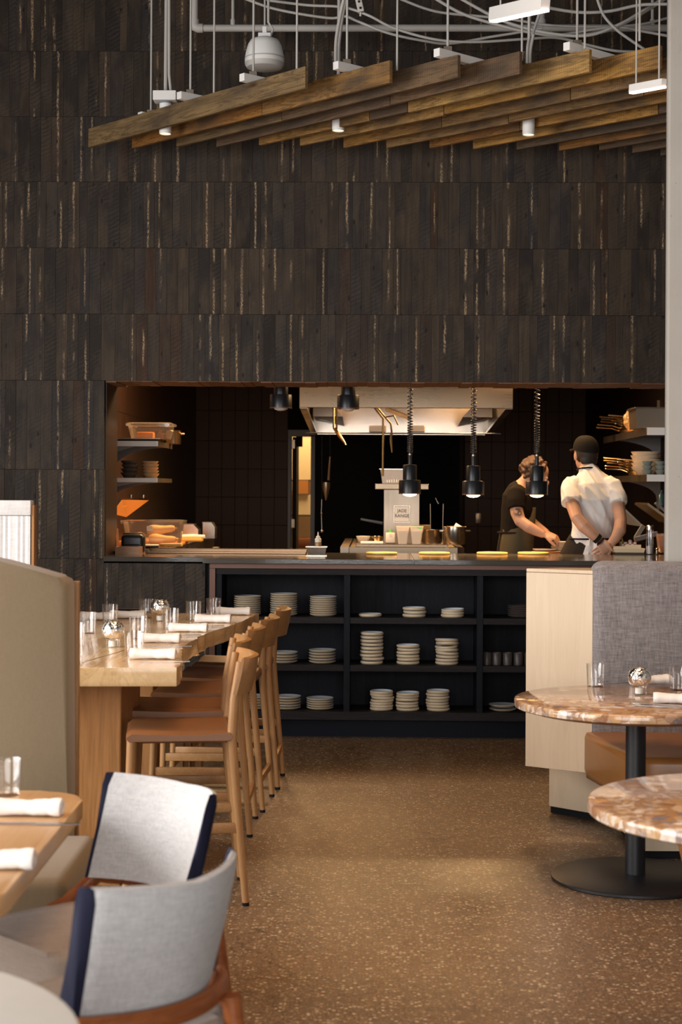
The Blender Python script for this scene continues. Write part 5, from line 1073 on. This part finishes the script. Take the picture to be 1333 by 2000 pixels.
rr = random.Random(21); split = {0: [], 1: [.55], 2: [.42], 3: [.62], 4: [.38, .5], 5: [.45]}
fixed = {(0, 0): (.27, .175, .080), (1, 0): (.34, .150, .035), (1, 1): (.36, .19, .06), (2, 0): (.22, .14, .065), (2, 1): (.19, .12, .065), (3, 0): (.15, .095, .06), (3, 1): (.20, .12, .065), (4, 0): (.40, .21, .06), (4, 2): (.46, .27, .085), (5, 0): (.40, .22, .07)}
for i, (a, b) in enumerate(ends):
    cuts = [0] + split.get(i, sorted(rr.uniform(.2, .8) for _ in range(2))) + [1]
    for k, (u, w) in enumerate(zip(cuts, cuts[1:])):
        pa, pb = a.lerp(b, u), a.lerp(b, w); d = pb-pa; L = d.length; dz = rr.uniform(-.004, .004)
        o = MB().box(.002, L-.002, -.011, .011, dz, ZT_-ZB_+dz, .0015, 1).obj('board', RAFT, raft, 0, loc=pa-RO, rot=(0, 0, math.atan2(d.y, d.x)))
        c = fixed.get((i, k), rr.choice(tones)); o.color = (*c, 1)
dirp = (ends[2][1]-ends[2][0]).normalized(); perp = Vector((-dirp.y, dirp.x, 0))
rods = [(275, 232), (352, 193), (475, 158), (658, 135), (855, 110), (1108, 98)]
for px, py in rods:
    s = on_z(px+12, py-4, ZT_+.022); L = min(1.7, (9.85-s.y)/max(.2, perp.y))
    MB().beam(s-RO-perp*.05, s-RO+perp*L, .04, .04, .002).obj('strut_channel', MAT['white'], raft, 0)
def up(p): return Vector((p.x, p.y, 5.2))
for (px, py) in rods[:1]+rods[1:]:
    s = on_z(px+20, py-6, ZT_+.042); MB().tube([s-RO, up(s)-RO], .006, 6).obj('hanger_rod', MAT['pipe'], raft); MB().box(-.02, .02, -.02, .02, 0, .03).obj('rod_clamp', MAT['steel'], raft, 0, loc=s-RO)
for px, py in ((418, 188), (580, 137), (776, 140), (1020, 118), (1143, 95), (1250, 80)):
    s = on_z(px, py, ZT_); MB().tube([s-RO, up(s)-RO], .0055, 6).obj('hanger_rod', MAT['pipe'], raft)
# can downlights between the boards
def can(px, py, label, box=False):
    b = P(px, py, 9.2) if box else on_z(px, py, 3.455 if px > 900 else 3.485); o = thing('can_downlight', label, 'light', b, 0, 'can downlights in the timber raft')
    hgt = .17 if box else .13
    MB().lathe([(.030, .002), (.033, 0), (.034, .01), (.034, hgt), (.001, hgt+.001)], n=24, cap0=False, cap1=False).obj('cylinder', MAT['white'], o); MB().lathe([(.030, .004), (.001, .005)], n=24, cap0=False, cap1=False).obj('lens', MAT['canled'], o)
    if box: MB().box(-.065, .065, -.05, .05, hgt+.012, hgt+.065, .003).obj('driver_box', MAT['white'], o, 0); MB().lathe([(.036, hgt), (.036, hgt+.013)], n=20).obj('collar', MAT['dull'], o)
    else: MB().lathe([(.012, hgt), (.012, hgt+.12)], n=10).obj('stem', MAT['white'], o)
    z0 = hgt+(.065 if box else .12)
    MB().tube([(0, 0, z0), (.005, 0, 5.2-b.z)], .010, 8).obj('conduit', MAT['pipe'], o)
    if box: MB().tube([(.03, 0, z0), (.02, 0, z0+.1), (.012, 0, 5.2-b.z)], .008, 8).obj('cable', MAT['pipe'], o)
    l = lamp('can_light', 'SPOT', (0, 0, -.01), 22, (1, .72, .42), spot_size=1.3, spot_blend=.7, shadow_soft_size=.03); l.parent = o
can(323, 262, 'white can downlight with square box at the left end of the raft', True); can(661, 256, 'can downlight glowing under the middle boards of the raft'); can(1033, 264, 'white can downlight under the right half of the raft')
# linear lights
def linear(p0, p1, label, w=.045, h=.06):
    o = thing('linear_light', label, 'light', (p0+p1)/2, 0, 'linear lights'); a, b = p0-o.location, p1-o.location
    MB().beam(a, b, w, h, .002).obj('housing', MAT['white'], o, 0); d = Vector((0, 0, -h/2-.004)); MB().beam(a+d, b+d, w*.8, .008).obj('light_strip', MAT['led'], o, 0)
    for t in (.15, .85): q = a.lerp(b, t); MB().tube([q, Vector((q.x, q.y, 5.2-o.location.z))], .004, 6).obj('suspension_wire', MAT['pipe'], o)
linear(P(964, 28, 7.6), P(1066, 5, 7.0), 'short white linear light with glowing underside at the top'); linear(P(1234, 173, 7.75), P(1298, 161, 7.5), 'white linear light under the raft beside the concrete column', .03, .035)
# pendant speaker
sp_ = P(517, 136, 9.0); o = thing('pendant_speaker', 'white bell shaped pendant speaker above the left boards', 'speaker', sp_)
MB().lathe([(.001, .0), (.07, .002), (.098, .010), (.107, .024), (.109, .035)], n=36, cap0=False, cap1=False).obj('grille', MAT['pipe'], o)
MB().lathe([(.109, .0352), (.1085, .060), (.104, .09), (.092, .135), (.078, .16), (.05, .172), (.001, .173)], n=36, cap0=False, cap1=False).obj('bell', MAT['white'], o); MB().lathe([(.1092, .056), (.1096, .060), (.1085, .064)], n=36, cap0=False, cap1=False).obj('seam_ring', MAT['pipe'], o)
MB().box(-.035, .035, -.02, .02, .172, .20, .004).box(-.012, .012, -.015, .015, .20, .235, .003).obj('mount_block', MAT['white'], o, 0)
MB().tube([(0, 0, .23), (-.004, 0, 5.2-sp_.z)], .005, 6).obj('suspension_wire', MAT['pipe'], o); MB().tube([(.03, 0, .18), (.045, 0, .22), (.02, 0, .26), (.012, 0, 5.2-sp_.z)], .007, 6).obj('speaker_cable', MAT['pipe'], o)
# white water pipe
YP = 9.55; pa, pb = on_y(380, 55, YP), on_y(1420, 55, YP); pb.z = pa.z
wp = thing('sprinkler_pipe', 'white painted pipe with elbow running across under the ceiling', 'pipe', pa)
MB().tube([(.03, 0, 0), pb-pa], .021, 14).obj('main_pipe', MAT['pipe'], wp); MB().tube([(-.0, 0, 5.2-pa.z), (0, 0, .03)], .021, 14).obj('riser', MAT['pipe'], wp)
MB().tube([(0, 0, .05), (0, 0, .02), (.006, 0, .006), (.02, 0, 0), (.05, 0, 0)], .027, 14).obj('elbow', MAT['pipe'], wp)
for px in (455, 1058, 1275):
    x = on_y(px, 55, YP).x-pa.x; MB().tube([(x, 0, 0), (x, 0, 5.2-pa.z)], .009 if px != 1058 else .02, 10).obj('branch_pipe', MAT['pipe'], wp); MB().tube([(x, 0, .0), (x, 0, .05)], .014 if px != 1058 else .026, 10).obj('branch_fitting', MAT['pipe'], wp)
def smooth(pts, n=8):
    out = []
    for i in range(len(pts)-1):
        p0, p1, p2, p3 = pts[max(0, i-1)], pts[i], pts[i+1], pts[min(len(pts)-1, i+2)]
        for k in range(n):
            t = k/n; out.append(.5*((2*p1)+(p2-p0)*t+(2*p0-5*p1+4*p2-p3)*t*t+(3*p1-p0-3*p2+p3)*t**3))
    return out+[pts[-1]]
def cable(pts, d, label, r=.008, ceil0=False, ceil1=False):
    w = [P(x, y, d+.04*math.sin(i)) for i, (x, y) in enumerate(pts)]
    w = smooth(w)
    if ceil0: w = [up(w[0])]+w
    if ceil1: w = w+[up(w[-1])]
    b = w[0]; o = thing('sagging_cable', label, 'cable', b, 0, 'white cables above the raft'); MB().tube([p-b for p in w], r, 7).obj('cable_run', MAT['pipe'], o, 60)
cable([(470, -6), (540, 18), (640, 35), (675, 32), (700, 42), (760, 65), (830, 80), (880, 85), (960, 72), (1010, 64), (1060, 55)], 9.2, 'white cable sagging from the speaker towards the middle of the raft', ceil0=True)
cable([(520, 0), (600, 10), (670, 14), (720, 30), (770, 55), (850, 77), (930, 82), (1030, 76), (1090, 74), (1150, 88), (1200, 99), (1243, 101)], 9.1, 'long white cable ending on the right boards of the raft', ceil0=True)
cable([(673, -6), (665, 30), (657, 80), (656, 132)], 8.75, 'white cable dropping to the second strut, left of a pair', .010, True); cable([(677, -6), (668, 40), (662, 90), (662, 134)], 8.8, 'white cable dropping to the second strut, right of a pair', .010, True)
cable([(846, -6), (900, 25), (960, 45), (1030, 62), (1100, 70), (1180, 62), (1240, 35), (1302, -3)], 8.9, 'deep looping white cable at the upper right, outer loop', .009, True, True)
cable([(895, -6), (960, 30), (1010, 50), (1080, 66), (1150, 69), (1210, 48), (1262, 18), (1305, -8)], 8.8, 'deep looping white cable at the upper right, inner loop', .009, True, True)
cable([(778, -4), (850, 22), (940, 32), (1000, 38), (1080, 50), (1180, 52), (1250, 48), (1310, 34)], 9.3, 'flat sagging white cable along the upper right pipe', .008, True, True)
cable([(1070, 15), (1130, 24), (1190, 22), (1250, 10), (1310, 8)], 8.7, 'short white cable right of the top linear light', .009, True, True)
cable([(1166, -6), (1180, 30), (1205, 58), (1232, 78), (1262, 98)], 8.6, 'white cable falling steeply onto the right boards', .008, True)
cable([(1040, 70), (1050, 40), (1058, 14), (1066, -6)], 8.6, 'white cable rising steeply behind the top linear light', .008, False, True)
cable([(1034, 74), (1031, 95), (1030, 124)], 8.3, 'white cable dropping to the raft below the cable knot', .008, True); cable([(1043, 66), (1037, 98), (1036, 124)], 8.35, 'second white cable dropping to the raft below the cable knot', .008)
cable([(1085, 68), (1110, 66), (1200, 53), (1260, 62), (1315, 72)], 8.95, 'white cable running right into the concrete column', .008, False, True)
# perforated steel strap
b = P(706, 24, 8.2); o = thing('perforated_strap', 'short perforated steel strap hanging at the top centre', 'bracket', b); t_ = P(694, -30, 8.2)-b
MB().beam((0, 0, 0), t_, .035, .03, .003).obj('strap', MAT['pipe'], o, 0); MB().tube([t_, Vector((t_.x, t_.y, 5.2-b.z))], .006, 6).obj('rod', MAT['pipe'], o); MB().tube([(-.004, -.0, -.02), (-.002, 0, .03)], .005, 6).obj('bolt', MAT['pipe'], o)
for k in (.12, .35, .58, .8): q = t_*k; MB().lathe([(.006, -.002), (.006, .002)], n=10).xf(Matrix.Translation(q+Vector((0, -.019, 0))) @ Matrix.Rotation(PI/2, 4, 'X')).obj('slot', MAT['black'], o)
# ================================================================== the two cooks
def ell(mb, c, ax, ay, az, seg=20):
    t = bmesh.new(); bmesh.ops.create_uvsphere(t, u_segments=seg, v_segments=14, radius=1)
    M = Matrix((ax, ay, az)).transposed().to_4x4(); M.translation = Vector(c); mb.add(t, M)
def fuse(mb, voxel, name, mat, parent, smooth_it=4, fn=None, label=None):
    """joins overlapping lofts into one continuous skin"""
    bmesh.ops.recalc_face_normals(mb.bm, faces=mb.bm.faces[:])
    me = bpy.data.meshes.new(name); mb.bm.to_mesh(me); mb.bm.free()
    o = bpy.data.objects.new(name, me); COL.objects.link(o)
    r = o.modifiers.new('r', 'REMESH'); r.mode = 'VOXEL'; r.voxel_size = voxel
    if smooth_it: s = o.modifiers.new('s', 'SMOOTH'); s.iterations = smooth_it; s.factor = .5
    dg = bpy.context.evaluated_depsgraph_get(); dg.update(); m2 = bpy.data.meshes.new_from_object(o.evaluated_get(dg)); bpy.data.objects.remove(o)
    if fn:
        nr = [v.normal.copy() for v in m2.vertices]
        for v, n_ in zip(m2.vertices, nr): v.co += n_*fn(v.co)
    for p_ in m2.polygons: p_.use_smooth = True
    m2.materials.clear(); m2.materials.append(mat); m2.transform(Matrix.Translation(-parent.location))
    return link(name, m2, parent, label=label)
def hand(mb, w, d, n, thumb, curl=.5, spread=.009):
    """palm and five fingers: w wrist, d finger direction, n palm normal, thumb = +1/-1 side"""
    d = d.normalized(); n = (n-d*n.dot(d)).normalized(); s = d.cross(n)
    mb.tube([w-d*.015, w+d*.02, w+d*.055, w+d*.09], [(.026, .018), (.031, .018), (.040, .016), (.038, .013)], 14, side=s)
    for k, L in zip((-1.5, -.5, .5, 1.5), (.058, .074, .078, .070) if thumb > 0 else (.070, .078, .074, .058)):
        p = w+d*.082+s*k*.0205; dr = (d+s*k*spread).normalized(); pts = [p]; a = curl*.35
        for f_ in (.42, .32, .26):
            a += curl*.55; q = dr*math.cos(a)+n*math.sin(a); p = p+q*L*f_; pts.append(p)
        mb.tube(pts, [.0082, .0078, .0074, .006], 8)
    p = w+d*.025+s*thumb*.028; t1 = (d*.75+s*thumb*.55+n*.35).normalized(); t2 = (d*.9+s*thumb*.1+n*.45).normalized()
    mb.tube([p, p+t1*.04, p+t1*.04+t2*.032, p+t1*.04+t2*.052], [.0135, .0115, .0095, .0072], 8)
def head(mb, c, f, up=Vector((0, 0, 1))):
    f = f.normalized(); lat = f.cross(up).normalized(); up = lat.cross(f)
    ell(mb, c+up*.025-f*.008, lat*.074, f*.095, up*.095); ell(mb, c+f*.025-up*.045, lat*.056, f*.062, up*.068); ell(mb, c+f*.02-up*.0, lat*.066, f*.075, up*.075)
    ell(mb, c+f*.098-up*.012, lat*.012, f*.018, up*.022, 10); ell(mb, c+f*.082-up*.052, lat*.022, f*.012, up*.009, 10); ell(mb, c+f*.075-up*.088, lat*.02, f*.018, up*.016, 10)
    for s in (-1, 1): ell(mb, c+lat*s*.077-f*.005-up*.012, lat*.010, f*.019, up*.032, 10); ell(mb, c+lat*s*.03+f*.084+up*.022, lat*.022, f*.008, up*.006, 8)
    return lat, up
def eyes(parent, c, f, up=Vector((0, 0, 1))):
    lat = f.cross(up).normalized(); mb_w = plain('eye_white', (.75, .72, .68), .2) if 'eye_white' not in bpy.data.materials else bpy.data.materials['eye_white']
    for s in (-1, 1): MB().sph(c+lat*s*.030+f*.081+up*.006-parent.location, .0115).obj('eye', mb_w, parent)

# ---- cook in the white shirt, back to us, hands clasped behind
D = 11.05
b0 = P(1155, 1100, D); c1 = thing('person', 'cook in white shirt, black cap and dark apron, hands clasped behind back', 'person', (b0.x, b0.y, 0))
J = lambda x, y, d=D: P(x, y, d)
lat1 = (C_R+C_F*.12).normalized(); fc = (C_F-C_R*.30).normalized(); fc.z = 0
body = MB()
hip = J(1153, 1098, 11.08)
body.tube([hip-Vector((0, 0, .06)), hip, J(1158, 1062), J(1161, 1030), J(1162, 985, 11.07), J(1158, 957, 11.11), J(1154, 936, 11.15), J(1150, 921, 11.18), J(1148, 906, 11.2), J(1146, 890, 11.22)],
          [(.12, .09), (.148, .105), (.122, .09), (.125, .095), (.142, .105), (.145, .095), (.115, .075), (.062, .058), (.054, .056), (.05, .054)], 20, side=lat1)
hc = J(1144.5, 888, 11.23); head(body, hc, fc)
# arms
la = [J(1117, 944, 11.1), J(1116, 962, 11.04), J(1119, 985, 10.97), J(1127, 1011, 10.89), J(1141, 1028, 10.87), J(1157, 1043, 10.86), J(1171, 1055, 10.86)]
ra = [J(1193, 948, 11.08), J(1203, 968, 11.04), J(1209, 992, 10.99), J(1213, 1018, 10.93), J(1211, 1036, 10.89), J(1203, 1051, 10.87), J(1193, 1063, 10.855)]
for a_ in (la, ra): body.tube(a_, [.055, .053, .046, .041, .044, .035, .027], 14)
hand(body, J(1194, 1062, 10.86), P(1166, 1082, 10.835)-P(1194, 1062, 10.86), Vector((.2, 1, .1)), 1, .35)
hand(body, J(1170, 1054, 10.87), P(1192, 1071, 10.90)-P(1170, 1054, 10.87), Vector((.1, -.2, -1)), -1, 1.0)
# legs
for s in (-1, 1):
    h_ = hip+lat1*s*.085; k_ = Vector((h_.x, h_.y+.02, .50)); f_ = Vector((h_.x+lat1.x*s*.02, h_.y, .07))
    body.tube([h_, h_.lerp(k_, .5), k_, k_.lerp(f_, .3), f_], [.085, .075, .056, .055, .038], 12); body.tube([f_-fc*.05-Vector((0, 0, .035)), f_+fc*.06-Vector((0, 0, .035)), f_+fc*.17-Vector((0, 0, .045))], [.035, .036, .024], 10)
fuse(body, .0042, 'body', MAT['skin'], c1, 2)
eyes(c1, hc, fc)
# shirt
sh_ = MB()
sh_.tube([J(1156, 1066), J(1158, 1052), J(1160, 1030), J(1162, 985, 11.07), J(1158, 957, 11.11), J(1154, 938, 11.15), J(1150.5, 922, 11.18), J(1149, 914, 11.19)],
         [(.136, .105), (.142, .112), (.144, .115), (.158, .122), (.160, .112), (.130, .092), (.078, .074), (.064, .066)], 24, side=lat1)
sh_.tube([J(1128, 944, 11.12), J(1117, 950, 11.09), J(1114, 965, 11.03), J(1116, 983, 10.975)], [.062, .069, .068, .069], 18)
sh_.tube([J(1184, 947, 11.1), J(1196, 954, 11.07), J(1204, 970, 11.035), J(1208, 985, 11.0)], [.064, .070, .067, .064], 18)
def folds(v):
    q = Vector((v.x*9+v.z*5, v.y*6, v.z*3.5-v.x*4)); a = noise.noise(q); b = noise.noise(Vector((v.x*22+v.z*12, v.y*8, v.z*6)))
    u = v.x*.9+v.z*.45; w = v.z*.9-v.x*.45; r_ = abs(noise.noise(Vector((u*15, v.y*5, w*3.2)))); return max(-.004, .024*(.42-1.5*r_)*.8)+.004*b
fuse(sh_, .006, 'shirt', MAT['shirt'], c1, 3, folds)
# trousers, apron, towel, straps
tr_ = MB(); tr_.tube([J(1156, 1056), J(1155, 1075), hip, hip-Vector((0, 0, .12))], [(.128, .1), (.145, .11), (.156, .115), (.13, .10)], 20, side=lat1)
for s in (-1, 1):
    h_ = hip+lat1*s*.085; k_ = Vector((h_.x, h_.y+.02, .50)); f_ = Vector((h_.x+lat1.x*s*.02, h_.y, .12)); tr_.tube([h_, k_, f_], [.095, .074, .062], 14)
fuse(tr_, .008, 'trousers', MAT['apron'], c1)
ap = MB(); ap.tube([J(1154, 1046, 11.06), J(1150, 1060, 11.07), J(1143, 1085, 11.08), J(1143, 1110, 11.08), Vector((J(1143, 1110).x, J(1143, 1110, 11.08).y, .6))], [(.130, .108), (.142, .116), (.168, .128), (.185, .135), (.19, .14)], 24, side=lat1)
fuse(ap, .008, 'apron', MAT['apron'], c1, 3, lambda v: .006*noise.noise(Vector((v.x*14, v.y*14, v.z*3))))
tw_ = []
for k in range(9):
    u = k/8; x0 = 1150-11*u; x1_ = 1163+11*u-6*u*u; y_ = 1050+34*u
    tw_.append([J(x0, y_, 10.945-.02*math.sin(u*3)), J((x0+x1_)/2-4, y_, 10.915), J((x0+x1_)/2+4, y_+1, 10.935), J(x1_, y_+1-3*u, 10.92), J(x1_-1, y_, 10.955), J(x0, y_, 10.975)])
MB().rings(tw_).obj('tucked_towel', MAT['napkin'], c1, 60, loc=-c1.location)
nk = [J(1148, 917, 11.18)+lat1*.073*math.cos(a)+Vector((C_F.x, C_F.y, 0))*.073*math.sin(a)+Vector((0, 0, .012*math.sin(a)*-1)) for a in [2*PI*k/24 for k in range(25)]]
MB().tube(nk, .006, 6).obj('neck_strap', MAT['black'], c1, loc=-c1.location)
MB().tube([J(1157, 1052, 11.05)+lat1*.153*math.cos(a)+Vector((C_F.x, C_F.y, 0))*.122*math.sin(a) for a in [2*PI*k/30 for k in range(31)]], .006, 6).obj('waist_tie', MAT['navy'], c1, loc=-c1.location)
dwr = (la[-1]-la[-2]).normalized(); pw_ = la[-2].lerp(la[-1], .75); MB().tube([pw_-dwr*.012, pw_+dwr*.012], .0345, 16).obj('wrist_watch', MAT['black'], c1, loc=-c1.location)
pw_ = la[-1]+dwr*.012; MB().tube([pw_-dwr*.003, pw_+dwr*.003], .0325, 16).obj('bracelet', MAT['black'], c1, loc=-c1.location)
# hair and cap
latc = fc.cross(Vector((0, 0, 1))); hm = MB(); ell(hm, hc+Vector((0, 0, .018))-fc*.018, latc*.0785, fc*.090, Vector((0, 0, .096))); ell(hm, hc-fc*.055-Vector((0, 0, .035)), latc*.062, fc*.042, Vector((0, 0, .06)))
fuse(hm, .006, 'hair', MAT['hair'], c1)
rings = []; cc = hc+Vector((0, 0, .030))-fc*.008
for k in range(9):
    t = k/8*PI/2*.98; r_ = math.cos(t)**.75; tl = .022*(1-k/8)
    rings.append([cc+latc*.0855*r_*math.cos(a)+fc*(.106*r_*math.sin(a)+.0)+Vector((0, 0, .102*math.sin(t)+tl*math.sin(a))) for a in [2*PI*i/28 for i in range(28)]])
cp_ = MB().rings(rings).obj('cap', MAT['cap'], c1, 60, loc=-c1.location)
rings = []
for k in range(6):
    u = k/5; rings.append([cc+latc*x_*(.078-.030*u*u)+fc*(.085+.085*u*math.sqrt(max(0, 1-(x_*.8)**2)))+Vector((0, 0, .018-.012*x_*x_-.012*u+dz)) for x_, dz in [(-1+2*i/10, .002) for i in range(11)]+[(1-2*i/10, -.002) for i in range(11)]])
MB().rings(rings).obj('cap_brim', plain('tan_brim', (.16, .10, .05), .8), cp_, 60)
bpy.data.objects['cap_brim'].location = (0, 0, 0)

# ---- cook in the dark tee, in profile, dressing a plate
D2 = 11.8; b0 = P(1006, 1100, D2); c2_ = thing('person', 'cook with curly brown hair, black tee and olive apron bent over plates', 'person', (b0.x, b0.y, 0))
K = lambda x, y, d=D2: P(x, y, d)
fx = (C_R-C_F*.12).normalized(); hip2 = K(1004, 1096)
body = MB()
tors = [hip2-Vector((0, 0, .05)), hip2, K(1006, 1055), K(1009, 1025), K(1012, 995), K(1012, 970), K(1017, 954), K(1024, 945), K(1034, 934)]
trad = [(.09, .12), (.105, .15), (.095, .125), (.098, .135), (.105, .155), (.095, .155), (.07, .10), (.052, .055), (.05, .052)]
body.tube(tors, trad, 20, side=fx)
f2 = (fx-Vector((0, 0, .45))).normalized(); hc2 = K(1046, 930); head(body, hc2, f2)
la2 = [K(1010, 966, 11.66), K(1008, 985, 11.63), K(1011, 1003, 11.61), K(1017, 1018, 11.59), K(1034, 1030, 11.56), K(1050, 1038, 11.55), K(1063, 1044, 11.54)]
ra2 = [K(1016, 968, 11.95), K(1024, 990, 11.98), K(1032, 1012, 11.96), K(1042, 1024, 11.86), K(1054, 1032, 11.76), K(1068, 1041, 11.68)]
body.tube(la2, [.052, .050, .047, .043, .042, .035, .027], 14); body.tube(ra2, [.05, .045, .041, .041, .035, .027], 14)
hand(body, la2[-1], K(1086, 1050, 11.53)-la2[-1], Vector((.1, .5, -1)), -1, .8); hand(body, ra2[-1], K(1092, 1050, 11.62)-ra2[-1], Vector((0, -.3, -1)), 1, .8)
for s in (-1, 1):
    h_ = hip2+C_F*s*.085; k_ = Vector((h_.x+.02, h_.y, .50)); f_ = Vector((h_.x, h_.y, .07))
    body.tube([h_, h_.lerp(k_, .5), k_, k_.lerp(f_, .3), f_], [.085, .075, .056, .055, .038], 12); body.tube([f_-C_R*.05-Vector((0, 0, .035)), f_+C_R*.06-Vector((0, 0, .035)), f_+C_R*.17-Vector((0, 0, .045))], [.035, .036, .024], 10)
tsk = NT('tattooed_skin'); base_ = tsk.mix(tsk.noise(tsk.coord(), 18.0, 3), (.46, .24, .15), (.60, .35, .24)); tp = K(1013, 1000, 11.56)
dd = tsk.n('VectorMath', operation='DISTANCE'); tsk.set(dd, 0, tsk.n('NewGeometry').outputs['Position']); dd.inputs[1].default_value = tp
msk = tsk.mathn('MULTIPLY', tsk.ramp(dd.outputs['Value'], [(.025, 1.0), (.045, 0.0)]), tsk.ramp(tsk.noise(tsk.coord(), 60.0, 3), [(.42, 0.0), (.5, 1.0)]))
fuse(body, .006, 'body', tsk.b(base=tsk.mix(tsk.mathn('MULTIPLY', msk, .85), base_, (.02, .018, .02)), rough=.5, sss=.06), c2_, 3)
eyes(c2_, hc2, f2)
te = MB(); te.tube(tors[1:7]+[K(1021, 949)], [(a+.014, b+.014) for a, b in trad[1:7]]+[(.066, .068)], 22, side=fx)
te.tube([K(1013, 962, 11.70), K(1010, 966, 11.66), K(1008, 981, 11.635), K(1009, 994, 11.62)], [.066, .070, .066, .062], 16); te.tube([K(1016, 968, 11.9), K(1022, 985, 11.97), K(1027, 998, 11.98)], [.06, .06, .056], 16)
fuse(te, .007, 'tee_shirt', MAT['tee'], c2_, 3, lambda v: .004*noise.noise(v*12))
tr_ = MB(); tr_.tube([K(1005, 1058), hip2, hip2-Vector((0, 0, .1))], [(.105, .14), (.118, .16), (.1, .14)], 20, side=fx)
for s in (-1, 1):
    h_ = hip2+C_F*s*.085; tr_.tube([h_, Vector((h_.x+.02, h_.y, .5)), Vector((h_.x, h_.y, .12))], [.095, .074, .062], 14)
fuse(tr_, .009, 'trousers', MAT['tee'], c2_)
ring = []
for z_a, a_x, b_x, cx_ in ((K(0, 985).z, .122, .10, 1014), (K(0, 1028).z, .128, .158, 1010), (K(0, 1060).z, .135, .175, 1006), (K(0, 1095).z, .145, .185, 1005), (.62, .15, .19, 1005)):
    cc = K(cx_, 1060); lim = 62 if z_a > K(0, 1000).z else 148
    ring.append([Vector((cc.x, cc.y, z_a))+fx*a_x*math.cos(math.radians(-lim+2*lim*k/24))-C_F*b_x*math.sin(math.radians(-lim+2*lim*k/24)) for k in range(25)])
q_ = MB().rings(ring, False, False, False).obj('apron', MAT['olive'], c2_, 60, loc=-c2_.location); sm_ = q_.modifiers.new('t', 'SOLIDIFY'); sm_.thickness = .006
MB().tube([K(1006, 1040)+fx*.118*math.cos(a)-C_F*.152*math.sin(a) for a in [2*PI*k/30 for k in range(31)]], .008, 6).obj('waist_tie', MAT['tee'], c2_, loc=-c2_.location)
hm = MB(); lt = f2.cross(Vector((0, 0, 1))).normalized(); up2 = lt.cross(f2)
ell(hm, hc2+up2*.045-f2*.025, lt*.09, f2*.095, up2*.085); hr = random.Random(9)
for k in range(150):
    d_ = Vector((hr.gauss(0, 1), hr.gauss(0, 1), hr.gauss(0, 1))).normalized()
    if d_.dot(f2) > .55 or d_.dot(up2) < -.55 and d_.dot(f2) > -.3: continue
    c_ = hc2+up2*.035-f2*.02+lt*d_.dot(lt)*.092+f2*d_.dot(f2)*.10+up2*d_.dot(up2)*.092; r_ = hr.uniform(.012, .022)
    ell(hm, c_, Vector((r_, 0, 0)), Vector((0, r_, 0)), Vector((0, 0, r_)), 8)
fuse(hm, .0055, 'curly_hair', MAT['curl'], c2_, 1)
